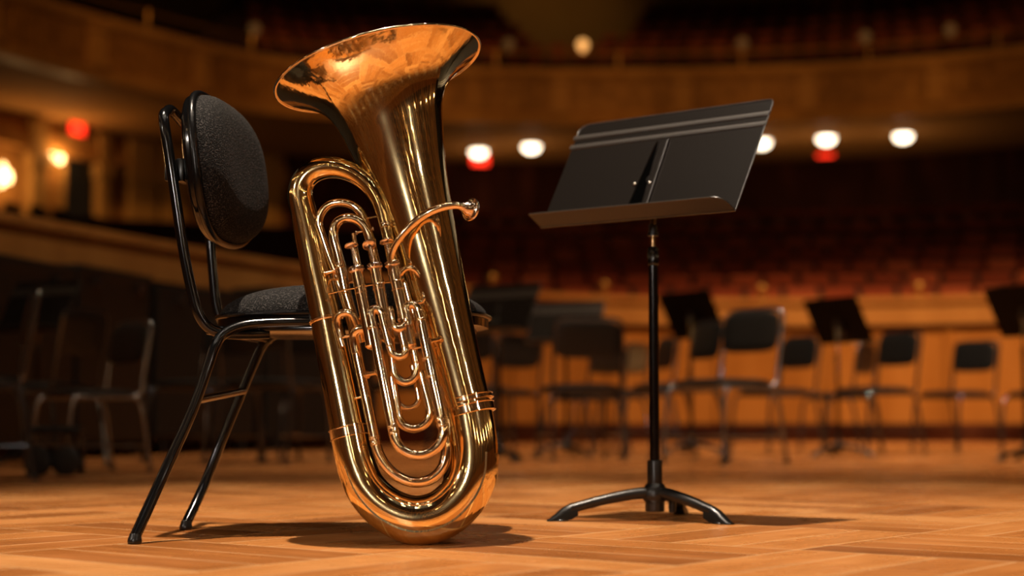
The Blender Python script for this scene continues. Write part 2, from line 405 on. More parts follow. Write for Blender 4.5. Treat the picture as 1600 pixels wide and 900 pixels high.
for x, y, a in along(BAL, .29, .1):
    n = Vector((math.sin(a), -math.cos(a))); box(b, (x + n.x * .02, y + n.y * .02, 7.81), (.09, .06, .78), a)
obj('fluted_ribs', b, M['balcony'], bal, smooth=False)
# brass rail on top
BR = [(x, y) for x, y in BAL]
rail = thing('balcony_rail', 'thin brass guard rail along the top of the curved balcony front', 'railing', (0, 37, 8.46))
b = BM(); tube(b, [Vector((p[0], p[1] + .05, 8.86)) for p in BR], .05, 8); obj('top_rail', b, M['gold'], rail)
for x, y, a in along(BAL, 2.9, 2.5):
    b = BM(); lathe(b, [(.07, 0), (.045, .06), (.045, .36), (.06, .38), (.06, .44)], (x, y + .05, 8.46), (0, 0, 1), 10); obj('rail_post', b, M['gold'], rail)
kb = BM(); lathe(kb, [(.06, 0), (.05, .03), (.11, .09), (.13, .16), (.10, .24), (.02, .28)], (0, 0, 0), (0, 0, 1), 16); k0 = None
for px, w in ((1165, 'above the top edge of the music stand'), (912, 'brightest, above the top left of the music stand'), (1360, 'right of the music stand'), (1495, 'second from the right edge'), (795, 'right of the tuba bell'), (392, 'left of the tuba bell')):
    x, y, a = path_hit(BAL, px)
    if k0 is None: k0 = obj('rail_knob', kb, M['finial_dim'], local=True); o = k0  # brass knobs with a glow painted on; only the brightest is a lamp
    else: o = k0.copy(); C.objects.link(o)
    if px == 912: o.data = o.data.copy(); o.data.materials[0] = M['finial_bright']
    o.location = (x, y + .05, 8.92)
    tag(o, 'small glowing amber knob on the balcony rail, ' + w, 'lamp', 'lamps on the balcony rail')
# soffit and back wall below the balcony
bm = BM(); uvl = bm.loops.layers.uv.verify()
top_ = [bm.verts.new((x, y, ZL + .02)) for x, y in BAL]; W2 = [WAL[int(i * (len(WAL) - 1) / (len(BAL) - 1))] for i in range(len(BAL))]; bot_ = [bm.verts.new((x, y, ZL + .02)) for x, y in W2]
up1 = [bm.verts.new((v.co.x, v.co.y, ZL + .3)) for v in top_]; up2 = [bm.verts.new((v.co.x, v.co.y, ZL + .3)) for v in bot_]
for i in range(len(BAL) - 1):
    bm.faces.new((top_[i], top_[i + 1], bot_[i + 1], bot_[i])); bm.faces.new((up1[i], up2[i], up2[i + 1], up1[i + 1]))
    bm.faces.new((top_[i], up1[i], up1[i + 1], top_[i + 1])); bm.faces.new((bot_[i], bot_[i + 1], up2[i + 1], up2[i]))
struct('ceiling_under_balcony', bm, M['soffit'])
iL = next(i for i, p in enumerate(WAL) if p[0] > -6.3)
bm = BM(); sweep(bm, WAL[:iL + 1], [(0, 0), (0, ZL + .3), (.2, ZL + .3), (.2, 0)]); wl = struct('wall_left', bm, M['sidewall'])
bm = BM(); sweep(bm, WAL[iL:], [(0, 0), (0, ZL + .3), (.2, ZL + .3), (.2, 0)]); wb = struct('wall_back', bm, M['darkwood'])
b = BM()
for x, y, a in along(WAL[iL:], 1.15, .3):
    if random.random() < .75: box(b, (x, y, 3.6), (.35 + .3 * random.random(), .16, 7.0), a)
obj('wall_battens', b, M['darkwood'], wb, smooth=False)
bm = BM(); sweep(bm, WAL[:iL + 1], [(-.25, 6.3), (-.12, 6.75), (0, 6.9), (0, 6.3)]); obj('cornice', bm, M['molding'], wl, smooth=False)
# columns, doorway, sconces and exit sign on the left wall
for px, wd in ((45, .5), (150, .30), (212, .8), (262, .7), (330, .6), (410, .6)):
    x, y, a = path_hit(WAL, px); b = BM(); n = Vector((math.sin(a), -math.cos(a)))
    box(b, (x + n.x * .1, y + n.y * .1, 3.5), (wd, .3, 7.0), a, .03); box(b, (x + n.x * .14, y + n.y * .14, 6.1), (wd + .2, .4, .3), a, .03)
    obj('pilaster', b, M['plaster'], wl, smooth=False)
x, y, a = path_hit(WAL, 116); n = Vector((math.sin(a), -math.cos(a)))
zt = CAMH + (655 - 222) / F * y
b = BM(); box(b, (x + n.x * .04, y + n.y * .04, zt - 1.05), (.95, .08, 2.1), a); d1 = struct('door_1', b, M['case_black'])
b = BM()
for s in (-1, 1): box(b, (x + math.cos(a) * .56 * s + n.x * .06, y + math.sin(a) * .56 * s + n.y * .06, zt - 1.0), (.16, .16, 2.25), a)
box(b, (x + n.x * .06, y + n.y * .06, zt + .08), (1.28, .16, .16), a); obj('door_frame', b, M['plaster'], d1, smooth=False)
def exit_sign(px, py, w, h, Yoff, label, path=None):
    x, y, a = path_hit(path or WAL, px); n = Vector((math.sin(a), -math.cos(a)))
    y -= Yoff; x -= Yoff * x / max(y, 1)
    c = at(px, py, y); s = y / F
    t = thing('exit_sign', label, 'exit sign', c, a, 'red exit signs')
    b = BM(); box(b, (0, .03, 0), (w * s * 1.06, .08, h * s * 1.06), 0, .01); obj('housing', b, M['case_black'], t, local=True, smooth=False)
    b = BM(); box(b, (0, -.02, 0), (w * s, .04, h * s), 0, .01); obj('lit_face', b, M['exit_red'], t, 'glowing red face', local=True, smooth=False)
    b = BM(); box(b, (0, .03, h * s * .5 + .12), (.05, .05, .24)); obj('bracket', b, M['case_black'], t, local=True, smooth=False)
exit_sign(120, 197, 29, 28, .3, 'red glowing exit sign above the dark doorway at the left')
exit_sign(750, 251, 26, 14, .8, 'red glowing exit sign under the balcony beside the tuba')
exit_sign(1290, 236, 26, 18, .8, 'red glowing exit sign under the balcony right of the music stand')
def sconce(px, py, bulbs, label):
    x, y, a = path_hit(WAL, px); c = at(px, py, y - .25); s = y / F
    t = thing('wall_sconce', label, 'wall lamp', c, a, 'wall sconces at the left')
    b = BM(); lathe(b, [(.10, 0), (.10, .03), (.05, .06), (.03, .22)], (0, .24, -.12), (0, -1, 0), 16); obj('backplate', b, M['gold'], t, local=True)
    for dx, dy in bulbs:
        q = Vector((dx * s, -.05, -dy * s))
        b = BM(); tube(b, [Vector((0, .04, -.14)), Vector((q.x * .6, 0, q.z - .16)), q + Vector((0, 0, -.12))], .015, 8); obj('lamp_arm', b, M['gold'], t, local=True)
        b = BM(); lathe(b, [(.03, -.12), (.065, -.07), (.075, 0), (.055, .09), (.02, .15)], q, (0, 0, 1), 16); obj('candle_shade', b, M['bulb'], t, local=True)
    L = bpy.data.lights.new('sconce_light', 'POINT'); L.energy = 45; L.color = (1, .55, .2); L.shadow_soft_size = .15
    lo = bpy.data.objects.new('sconce_light', L); C.objects.link(lo); n = Vector((math.sin(a), -math.cos(a), 0)); lo.location = c + n * .35
sconce(85, 246, ((-9, 0), (9, 0)), 'double candle wall lamp glowing beside the dark doorway')
sconce(3, 274, ((-5, 10), (-2, -8), (10, 2)), 'glowing candle wall lamp at the left edge of the photo')
# downlights recessed in the soffit
for px, py, w in ((748, 233, 'above the exit sign beside the tuba'), (830, 225, 'left of the music stand'), (1190, 218, 'half hidden by the music stand'), (1291, 212, 'above the exit sign at the right'), (1411, 208, 'rightmost in the row')):
    c = ground(px, py, ZL)
    t = thing('ceiling_downlight', 'round white downlight under the balcony, ' + w, 'ceiling light', c, 0, 'downlights under the balcony')
    b = BM(); lathe(b, [(.25, .02), (.25, -.04), (.212, -.05), (.212, .02)], (0, 0, 0), (0, 0, 1), 24); obj('trim_ring', b, M['white_metal'], t, local=True)
    b = BM(); lathe(b, [(.21, .0), (.215, -.07), (.18, -.15), (.11, -.20), (.01, -.22)], (0, 0, 0), (0, 0, 1), 24); obj('glass_bowl', b, M['lamp_warm'], t, 'glowing white glass', local=True)
    L = bpy.data.lights.new('downlight_light', 'SPOT'); L.energy = 60; L.color = (1, .66, .34); L.spot_size = 2.6; L.spot_blend = .6; L.shadow_soft_size = .12
    lo = bpy.data.objects.new('downlight_light', L); C.objects.link(lo); lo.location = c + Vector((0, 0, -.35))
    L = bpy.data.lights.new('soffit_fill', 'POINT'); L.energy = 26; L.color = (1, .55, .22); L.shadow_soft_size = .12  # unseen point light added below the bowl to brighten the soffit
    lo = bpy.data.objects.new('soffit_fill', L); C.objects.link(lo); lo.location = c + Vector((0, -.2, -1.7))
# upper balcony seats with the stair gap in the middle
UP = [(62, 38.6, (842, 842)), (47, 39.9, (828, 925)), (30, 41.2, (812, 975)), (14, 42.5, (800, 1000)), (-3, 43.8, (780, 1015)), (-20, 45.1, (765, 1030))]
ub = BM(); upseat = obj('balcony_armchair', seat_mesh(), M['plush'], local=True); upseat.data.materials.append(M['seat_shadow']); first = True
UPN = ['front row', 'second row', 'third row', 'fourth row', 'fifth row', 'top row']
for k, (py, Y, gap) in enumerate(UP):
    top = CAMH + (655 - py) / F * Y
    pts = plan([(-7.5, Y - 2.2), (-4, Y - .5), (0, Y), (4, Y), (8, Y - .6), (12, Y - 2.2), (15, Y - 4)], 6)
    gx = [(g - 800) / F * Y for g in gap]
    for seg in ([p for p in pts if p[0] < gx[0]], [p for p in pts if p[0] > gx[1]]):
        if seg[0][0] < gx[0]: seg = seg + [(gx[0], y_at(pts, gx[0]))] if gap[0] != gap[1] else seg
        else: seg = [(gx[1], y_at(pts, gx[1]))] + seg
        if len(seg) > 1: sweep(ub, seg, [(-.65, ZL + .4), (-.65, top - .5), (.70, top - .5), (.70, ZL + .4)])
    for x, y, a in along(pts, .56, .1 + .25 * (k % 2)):
        px = 800 + F * x / y
        if px < 380 or px > 1640 or (gap[0] - 4 < px < gap[1] + 4 and gap[0] != gap[1]): continue
        if py < 0 and k > 4: continue
        o = upseat if first else upseat.copy()
        if not first: C.objects.link(o)
        first = False
        o.location = (x, y, top - .48); o.rotation_euler = (0, 0, a)
        side = 'left of the stair gap' if px < gap[0] else 'right of the stair gap'
        if gap[0] == gap[1]: side = 'just behind the brass rail'
        tag(o, 'dark red upper balcony seat in the %s, %s' % (UPN[k], side), 'theatre seat', 'upper balcony seats, %s, %s' % (UPN[k], side))
struct('floor_upper_rake', ub, M['carpet'])
bm = BM(); sweep(bm, [(-20, 40), (-10, 47), (-2, 49), (6, 49), (14, 47), (24, 38)], [(0, ZL), (0, 17), (.2, 17), (.2, ZL)]); struct('wall_upper_back', bm, M['plaster'])
# ceiling, and unseen stage shell added for the brass to reflect
bm = BM(); box(bm, (0, 20, 17.1), (52, 62, .2)); ceil_ = struct('ceiling', bm, M['shell'])
SHELL = plan([(-10, 9), (-9.4, 4), (-7.2, -2.2), (-3.4, -5.6), (0, -6.4), (3.4, -5.6), (7.2, -2.2), (9.4, 4), (10.5, 9)])
bm = BM(); sweep(bm, SHELL, [(0, 0), (0, 11.5), (-.2, 11.5), (-.2, 0)]); shell = struct('wall_added_shell', bm, M['shell'])
b = BM(); sweep(b, SHELL, [(0, 0), (.08, 0), (.08, 1.1), (.14, 1.16), (.14, 1.26), (0, 1.26)]); obj('dado_panel', b, M['parapet'], shell, smooth=False)
b = BM(); sweep(b, SHELL, [(0, 6.6), (.5, 6.7), (.55, 7.1), (0, 7.2)]); obj('ledge', b, M['molding'], shell, smooth=False)
rs = random.Random(3)
for i_, (x, y, a) in enumerate(along(SHELL, .82, .5)):
    n = Vector((-math.sin(a), math.cos(a), 0)); wd = rs.choice((.14, .20, .28, .40)); b = BM()
    box(b, (x + n.x * .09, y + n.y * .09, 5.75), (wd, .18, 11.4), a, .02); obj('pilaster', b, M['molding' if i_ % 3 else 'plaster'], shell, smooth=False)
    if i_ % 3 == 0:
        for zz in (2.7, 5.4):
            c = Vector((x, y, zz)) + n * .32; t_ = obj('added_shell_lamp', (lambda b_: (lathe(b_, [(.02, -.16), (.07, -.10), (.085, 0), (.065, .11), (.02, .17)], c, (0, 0, 1), 14), b_)[1])(BM()), M['added_bulb'], shell)  # unseen lamps added as sparkle for the brass
    if 1:
        L = bpy.data.lights.new('added_shell_wash', 'SPOT'); L.energy = rs.choice((25, 50, 90, 150)); L.color = (1, .80, .56); L.spot_size = math.radians(46); L.spot_blend = .9; L.shadow_soft_size = .1  # added light, brightens shell strips for streaks in the brass
        lo = bpy.data.objects.new('added_shell_wash', L); C.objects.link(lo); lo.location = Vector((x, y, 7.6)) + n * .75; tg = Vector((x, y, 2.6)) + n * .1; lo.rotation_euler = (tg - lo.location).to_track_quat('-Z', 'Y').to_euler()
for ix in range(-2, 3):
    for iy in range(-1, 2):
        b = BM(); c = Vector((ix * 1.7 + .35 * (iy % 2), iy * 2.0 + .3, 8.6)); lathe(b, [(.15, .34), (.16, .02), (.14, 0), (.14, .06), (.02, .07)], c, (0, 0, 1), 16, cap=False); tube(b, [c + Vector((0, 0, .28)), c + Vector((0, 0, 8.4))], .012, 6); lm = obj('added_lantern', b, M['case_black'], ceil_)  # unseen lantern, added so the brass has bright spots to mirror
        b = BM(); lathe(b, [(.135, 0), (.11, -.014), (.001, -.022)], c + Vector((0, 0, .03)), (0, 0, 1), 16); obj('lens', b, M['added_lens'], lm)
# ================================================================== THE TUBA
LEAN = math.radians(7.0)
tn = Vector((0, -math.cos(LEAN), math.sin(LEAN)))
def solve_y0():
    lo, hi = 2.5, 4.0
    for _ in range(50):
        y0 = (lo + hi) / 2; p = on_plane(649, 812, Vector((0, y0, 0)), tn)
        if p.z - 37.8 * depth(p) / F > 0.0005: lo = y0
        else: hi = y0
    return y0
Y0 = solve_y0(); TO = Vector((0, Y0, 0))
def TP(px, py, w=0.0): return on_plane(px, py, TO + tn * w, tn)
def TR(px, py, w, r): return r * depth(TP(px, py, w)) / F
tb = TP(649, 812)
tuba = thing('tuba', 'large gold lacquered tuba standing on its bottom bow against the chair', 'tuba', (tb.x, tb.y, 0))
def tpath(pts, sub=8):
    """pts: (px, py, r_px, w) -> world points and radii, smoothed"""
    q = catmull([(a, b, w * 760, r) for a, b, r, w in pts], sub)
    return [TP(a, b, w / 760) for a, b, w, r in q], [TR(a, b, w / 760, r) for a, b, w, r in q]
def tpipe(name, pts, material='brass_tube', parent=None, sub=8, seg=20, label=None, extra=None):
    b = BM(); P, R = tpath(pts, sub); tube(b, P, R, seg)
    if extra: extra(b)
    return obj(name, b, M[material], parent or tuba, label)
def ubend(L0, L1, R1, R0, r, w, bulge=None, n=14, wL0=None, wR0=None):
    """two straight legs joined by a half-ellipse: leg ends L0..L1, R1..R0"""
    d = Vector((L1[0] - L0[0], L1[1] - L0[1])).normalized()
    c = Vector(((L1[0] + R1[0]) / 2, (L1[1] + R1[1]) / 2)); h = Vector(((R1[0] - L1[0]) / 2, (R1[1] - L1[1]) / 2))
    if bulge is None: bulge = h.length
    wl = w if wL0 is None else wL0; wr = w if wR0 is None else wR0
    pts = [(L0[0], L0[1], r, wl), (L0[0] * .5 + L1[0] * .5, L0[1] * .5 + L1[1] * .5, r, (w + wl) / 2)]
    for i in range(n + 1):
        a = PI * i / n; p = c - h * math.cos(a) + d * (bulge * math.sin(a)); pts.append((p.x, p.y, r, w))
    pts += [(R0[0] * .5 + R1[0] * .5, R0[1] * .5 + R1[1] * .5, r, (w + wr) / 2), (R0[0], R0[1], r, wr)]
    return pts
def ring_bm(b, px, py, w, r, d, wid=2.0, over=1.10):
    """raised ring round a tube at a point, d = image direction of the tube"""
    p = TP(px, py, w); q = TP(px + d[0], py + d[1], w); ax = (q - p).normalized(); s = depth(p) / F; R = r * s * over; hw = wid * s / 2
    lathe(b, [(R * .93, -hw), (R, -hw * .6), (R * 1.01, 0), (R, hw * .6), (R * .93, hw)], p, ax, 24)
def ferrule(px, py, w, r, d, wid=9, parent=None):
    b = BM(); p = TP(px, py, w); q = TP(px + d[0], py + d[1], w); ax = (q - p).normalized(); s = depth(p) / F; R = r * s; h = wid * s / 2
    e = 1.3 * s
    lathe(b, [(R * 1.0, -h - e), (R * 1.055, -h - e * .8), (R * 1.085, -h - e * .2), (R * 1.085, -h + e * .3), (R * 1.04, -h + e), (R * 1.04, h - e), (R * 1.085, h - e * .3), (R * 1.085, h + e * .2), (R * 1.055, h + e * .8), (R * 1.0, h + e)], p, ax, 32)
    return obj('ferrule', b, M['brass_tube'], parent or tuba)
# bell, its rim and its throat: one surface of revolution, then the branch down to the bow
BC, BE = (591, 110), (730, 640)
BL = math.hypot(BE[0] - BC[0], BE[1] - BC[1])
PROF = [(0, 164), (2.5, 159), (7, 150), (13, 139), (20, 128), (29, 116), (40, 104.5), (53, 95), (68, 88), (88, 81.5), (112, 76.5), (140, 71), (170, 66), (205, 61.5), (245, 57.5), (285, 54), (324, 51), (370, 47.5), (420, 44), (474, 41), (510, 39.5), (548, 38.6)]

ax0, ax1 = TP(*BC), TP(*BE); AXL = (ax1 - ax0).length
prof = [(TR(BC[0] + (BE[0] - BC[0]) * t / BL, BC[1] + (BE[1] - BC[1]) * t / BL, 0, r), AXL * t / BL) for t, r, _ in catmull([(t, r, 0) for t, r in PROF], 4)]
inner = [(r - .0022, z + .0008) for r, z in prof if z < AXL * .8]
b = BM(); lathe(b, list(reversed(inner)) + prof, ax0, ax1 - ax0, 96, cap=False)
bell = obj('bell', b, M['brass'], tuba, sharp=60)
b = BM(); n = 96; a_ = (ax1 - ax0).normalized(); u_ = a_.orthogonal().normalized(); w_ = a_.cross(u_); r0 = prof[0][0]
tube(b, [ax0 + (u_ * math.cos(2 * PI * k / n) + w_ * math.sin(2 * PI * k / n)) * r0 for k in range(n + 1)], .0033, 12, cap=False); obj('bell_rim', b, M['brass_tube'], bell)
# bottom bow: fat U from the bell branch to the left branch
BOW = [(730, 640, 38.6, 0), (737, 680, 38.6, 0), (740, 708, 38.4, 0), (737, 742, 38.2, 0), (722, 774, 38, 0), (690, 803, 38, 0), (650, 812, 37.6, 0), (608, 797, 34.5, 0), (575, 766, 31.5, 0), (556, 724, 30, 0), (545, 676, 29.5, 0)]
tpipe('bottom_bow', BOW, 'brass', sub=10, seg=56)
# guard plate hugging the outside of the bow
b = BM(); P, R = tpath([p for p in BOW[2:-1]], 10); T, N = frames(P)
cen = TP(648, 690); rows_ = []
for p, r, t in zip(P, R, T):
    out = (p - cen); out = (out - t * out.dot(t)).normalized(); sd = t.cross(out).normalized(); row = []
    for k in range(25):
        a = math.radians(-62 + 124 * k / 24); e = 1.045 if 0 < k < 24 else .985
        row.append(b.verts.new(p + (out * math.cos(a) + sd * math.sin(a)) * r * e))
    rows_.append(row)
for i in range(len(rows_) - 1):
    for k in range(24): b.faces.new((rows_[i][k], rows_[i][k + 1], rows_[i + 1][k + 1], rows_[i + 1][k]))
obj('bow_guard', b, M['brass'], tuba)
# left branch up to the upper bow and down its right arm into the valves
UPB = [(545, 676, 29, 0), (536, 630, 28, 0), (526, 580, 27, .001), (515, 525, 25.5, .002), (505, 475, 24.2, .004), (494, 425, 23, .006), (484, 375, 22, .008), (474, 330, 20.5, .010), (469, 305, 19.5, .012), (473, 285, 18.8, .015), (485, 271, 18.2, .019), (503, 263, 17.6, .024), (524, 262, 16.6, .030), (546, 268, 15.4, .036), (566, 280, 14.2, .042), (582, 297, 12.8, .047), (593, 318, 11.2, .050), (600, 344, 9.6, .052), (606, 370, 9.0, .052), (612, 400, 8.8, .050), (617, 425, 8.6, .046)]
tpipe('main_branch', UPB, 'brass', sub=8, seg=44)
for px, py, w, r, d, wid in ((733.5, 642, 0, 38.2, (.24, .97), 13), (731, 626, 0, 38.2, (.25, .97), 7), (545, 676, 0, 28.9, (.2, .98), 15), (602.5, 352, .052, 9.3, (.2, .98), 6), (510, 500, .003, 24.8, (.2, .98), 3)):
    ferrule(px, py, w, r, d, wid)
# two narrower loops nested under the upper bow
L2 = [(552, 520, 6.2, .010), (541, 480, 6.4, .012), (525, 430, 6.6, .016), (511, 390, 6.6, .02), (503, 366, 6.6, .022), (498, 349, 6.6, .024), (502, 333, 6.6, .026), (515, 320, 6.6, .028), (533, 316.5, 6.6, .03), (551, 321, 6.6, .03), (564, 333, 6.6, .03), (572, 350, 6.6, .03), (579, 376, 6.6, .026), (588, 410, 6.6, .022)]
tpipe('tuning_slide', L2)
L3 = [(556, 512, 8.4, .030), (549, 486, 8.4, .032), (540, 455, 8.4, .034), (534, 425, 8.2, .036), (528, 398, 7.6, .038), (521, 368, 7.6, .040), (524, 352, 7.6, .041), (532, 344, 7.6, .042), (545, 340.5, 7.6, .043), (560, 345, 7.6, .043), (571, 356, 7.6, .042), (578, 374, 7.6, .040), (584, 400, 7.6, .036), (590, 425, 7.6, .034)]
def _f(b):
    pass
tpipe('tuning_slide', L3)
ferrule(532, 415, .037, 8.2, (.22, .97), 6); ferrule(579.5, 377, .039, 7.6, (.22, .97), 4)
# four-piece valve group: three piston valves with caps, stems and finger buttons
def valve(cap, low, stem_top, button, disc):
    b = BM(); wv = .062; c0 = TP(cap[0], cap[1], wv); c1 = TP(low[0], low[1], wv); ax = (c1 - c0).normalized(); s = depth(c0) / F; L = (c1 - c0).length
    r = 9.6 * s
    lathe(b, [(r, 2 * s), (r, L * .30), (r * 1.06, L * .305), (r * 1.06, L * .32), (r, L * .325), (r, L * .97), (r * 1.12, L * .975), (r * 1.12, L), (r * .8, L * 1.03), (r * .3, L * 1.05)], c0, ax, 32)
    v = obj('piston_valve', b, M['brass_tube'], tuba)
    b = BM(); lathe(b, [(r * .45, -5.5 * s), (r * .8, -5 * s), (r * 1.2, -3.2 * s), (r * 1.28, -1.2 * s), (r * 1.05, 0), (r * 1.28, 1 * s), (r * 1.30, 3.5 * s), (r * 1.15, 5 * s), (r, 6 * s)], c0, ax, 32); obj('valve_cap', b, M['nickel'], v)
    b = BM(); t1 = TP(stem_top[0], stem_top[1], wv); sa = (t1 - c0)
    tube(b, [c0, c0 + sa * .25, c0 + sa], [3.3 * s, 3.2 * s, 2.9 * s], 16); obj('valve_stem', b, M['nickel'], v)
    b = BM(); k = TP(button[0], button[1], wv); dn = disc
    lathe(b, [(2.9 * s, 5 * s), (4 * s, 3.2 * s), (9 * s, 2.4 * s), (11 * s, .6 * s), (10.6 * s, -1.2 * s), (8.6 * s, -2.8 * s), (3 * s, -3.4 * s), (.2 * s, -3.4 * s)], k, dn, 32); obj('finger_button', b, M['nickel'], v)
dn0 = (TP(600, 480, .062) - TP(586, 416, .062)).normalized()
tilt = (dn0 + Vector((0, .95, 0))).normalized()
valve((557, 420), (581, 540), (550.5, 387), (549, 384), (dn0 + Vector((0, -.28, 0))).normalized())
valve((585.5, 415), (607, 530), (578.5, 386), (577, 383), (dn0 * .8 + Vector((0, -.75, 0))).normalized())
valve((613, 412), (640, 540), (604.5, 381), (604, 378), (dn0 + Vector((0, -.25, 0))).normalized())
# connecting band across the valves
b = BM(); tube(b, [TP(x, y, .058) for x, y in ((513, 459), (540, 453), (564, 448), (592, 443), (627, 438))], [TR(570, 450, .06, 1.6)] * 5, 10)
for x, y, w, r in ((539, 453.5, .035, 8.4), (563, 449, .062, 9.6), (592, 444, .062, 9.6), (621, 439, .062, 9.6)): ring_bm(b, x, y, w, r, (.2, .98), 3, 1.14)
obj('brace', b, M['brass_tube'], tuba)
# valve slides: U tubes and crooks in front
big = ubend((580, 497), (616.5, 682), (692, 668), (655, 490), 8.2, .074, 36)
tpipe('tuning_slide', big, sub=3)
tpipe('slide_crook', ubend((583, 512), (580, 496), (597, 493), (600, 508), 6.9, .078, 12), sub=3)
tpipe('slide_crook', ubend((639, 508), (635.5, 488), (654.5, 488), (659, 506), 6.7, .078, 12.5), sub=3)
tpipe('tuning_slide', ubend((598, 498), (610.5, 547), (633, 546), (627, 518), 6.0, .080, 11), sub=3)
tpipe('tuning_slide', ubend((609, 520), (614.5, 576), (651, 573), (637, 500), 6.3, .060, 23), sub=3)
tpipe('tuning_slide', ubend((610, 555), (621, 625), (654, 620), (644, 570), 4.2, .030, 15), sub=3)
tpipe('tuning_slide', ubend((612, 590), (622, 650), (672, 641), (657, 580), 6.8, .052, 24), sub=3)
# outer long slide
tpipe('tuning_slide', ubend((553, 530), (588, 696), (696, 690), (688, 640), 8.4, .030, 62, n=22), sub=3)
tpipe('slide_crook', [(557, 552, 8.2, .034), (554, 534, 8.2, .036), (553.5, 522, 8.0, .04), (560, 515, 7.8, .046), (572, 513, 7.4, .052), (584, 512, 7.2, .056)])
for px, py, w, r, wid in ((613.5, 667, .074, 8.2, 3), (615.5, 676, .074, 8.2, 3), (585, 684, .030, 8.4, 3), (587, 693, .030, 8.4, 3), (581.5, 512, .076, 7.6, 2), (600, 508, .076, 6.6, 2), (636.5, 500, .078, 6.6, 2), (657.5, 499, .078, 7.4, 2), (668, 560, .074, 8.2, 2), (674, 588, .074, 8.2, 2), (689, 655, .074, 8.2, 3), (691, 664, .074, 8.2, 3), (609, 541, .080, 6.0, 2), (632, 541, .080, 6.0, 2), (650, 566, .060, 6.3, 2)):
    ferrule(px, py, w, r, (.2, .98), wid)
# short knuckle tubes and elbows
tpipe('knuckle_tube', [(610, 479, 3.6, .088), (610.5, 484, 4.6, .088), (612, 494, 4.8, .088), (614, 504, 4.8, .088), (617, 511, 5.4, .088), (622, 513.5, 6.2, .087), (628, 511, 5.8, .084), (632, 505, 4.6, .08), (632, 500, 4.4, .076)])
tpipe('knuckle_tube', [(624, 429, 5, .062), (629, 423, 5, .062), (637, 419, 5, .060), (646, 420.5, 5, .058), (654, 427, 5, .055), (659, 438, 5, .052), (662, 452, 5, .050), (663, 466, 5, .05), (660, 471, 3.4, .05), (650, 473, 3, .056), (640, 475, 3, .062)])
tpipe('knuckle_tube', [(536, 542, 4.8, .034), (531, 525, 5, .034), (527, 508, 5.2, .036), (528, 496, 5.6, .04), (534, 489.5, 6.2, .044), (543, 488, 6.4, .046), (551, 492, 6.4, .046), (556, 501, 6.4, .044), (560, 515, 6.4, .040), (565, 535, 6.2, .034)])
tpipe('knuckle_tube', [(632, 440, 3.5, .05), (637, 460, 4.2, .048), (644, 490, 4.2, .046), (652, 520, 4.2, .042)])
tpipe('knuckle_tube', [(668, 470, 6.0, .036), (676, 510, 6.2, .034), (688, 570, 6.4, .03), (697, 625, 6.6, .026), (700, 660, 6.8, .024), (699, 690, 7.0, .026)])
tpipe('knuckle_tube', [(552, 365, 3.6, .02), (557, 395, 3.6, .022), (562, 420, 3.6, .026)])
# braces with their flanges
def brace(p, q, w0, w1, r=2.6):
    b = BM(); a, c = TP(p[0], p[1], w0), TP(q[0], q[1], w1); s = depth(a) / F
    tube(b, [a, a * .5 + c * .5, c], [r * s] * 3, 14)
    d = (c - a).normalized(); L = (c - a).length
    lathe(b, [(r * 1.2 * s, 0), (r * 2.0 * s, .3 * s), (r * 2.0 * s, 1.6 * s), (r * 1.2 * s, 2.6 * s)], a, d, 18); lathe(b, [(r * 1.2 * s, 0), (r * 2.0 * s, .3 * s), (r * 2.0 * s, 1.6 * s), (r * 1.2 * s, 2.6 * s)], c, -d, 18)
    obj('brace', b, M['brass_tube'], tuba)
brace((508, 427), (526, 422), .03, .04, 2.8); brace((573, 585.5), (591.5, 581.5), .045, .07, 3.2); brace((550, 623.5), (578, 617), .02, .035, 2.0)
brace((669, 534), (688, 529.5), .078, .05, 3.4); brace((530, 528), (549, 523.5), .035, .04, 2.4); brace((556, 364), (584, 357), .04, .042, 1.8)
brace((572, 341), (594, 337.5), .03, .05, 1.8); brace((552, 440), (545, 441), .03, .03, 1.4); brace((622, 500), (640, 494), .07, .06, 1.8); brace((645, 545), (664, 541), .066, .074, 1.6)
brace((512, 437), (533, 434), .01, .034, 2.6); brace((563, 497), (572, 494.5), .05, .06, 2.0); brace((595, 345), (612, 341), .052, .02, 1.8)
# leadpipe, curving across the bell branch to the mouthpiece
LP = [(611, 430, 4.6, .066), (611, 405, 4.8, .074), (614, 392, 4.9, .080), (621, 377.5, 5.1, .088), (634, 361, 5.6, .096), (652, 344, 6.1, .104), (672, 331, 6.2, .110), (694, 323, 6.1, .113), (712, 320.5, 5.9, .114), (722, 322, 5.6, .114)]
tpipe('leadpipe', LP)
b = BM(); m0 = TP(717, 321, .114); md = (TP(742, 327, .114) - m0).normalized(); md = (md + Vector((0, .95, .02))).normalized(); s = depth(m0) / F
lathe(b, [(5.4 * s, 0), (5.8 * s, 1 * s), (5.8 * s, 5 * s), (6.8 * s, 6 * s), (6.8 * s, 8 * s), (6.2 * s, 9 * s), (8.0 * s, 11 * s), (10.6 * s, 14 * s), (12.0 * s, 17.5 * s), (12.2 * s, 22 * s), (13.6 * s, 23.2 * s), (18.2 * s, 23.9 * s), (18.8 * s, 25.6 * s), (17.6 * s, 27.8 * s), (14.8 * s, 29 * s), (13.0 * s, 28.2 * s), (11.0 * s, 24 * s), (7 * s, 17 * s), (2.4 * s, 13 * s), (.3 * s, 12.8 * s)], m0, md, 40)
obj('mouthpiece', b, M['nickel'], tuba, 'pinkish silver mouthpiece')
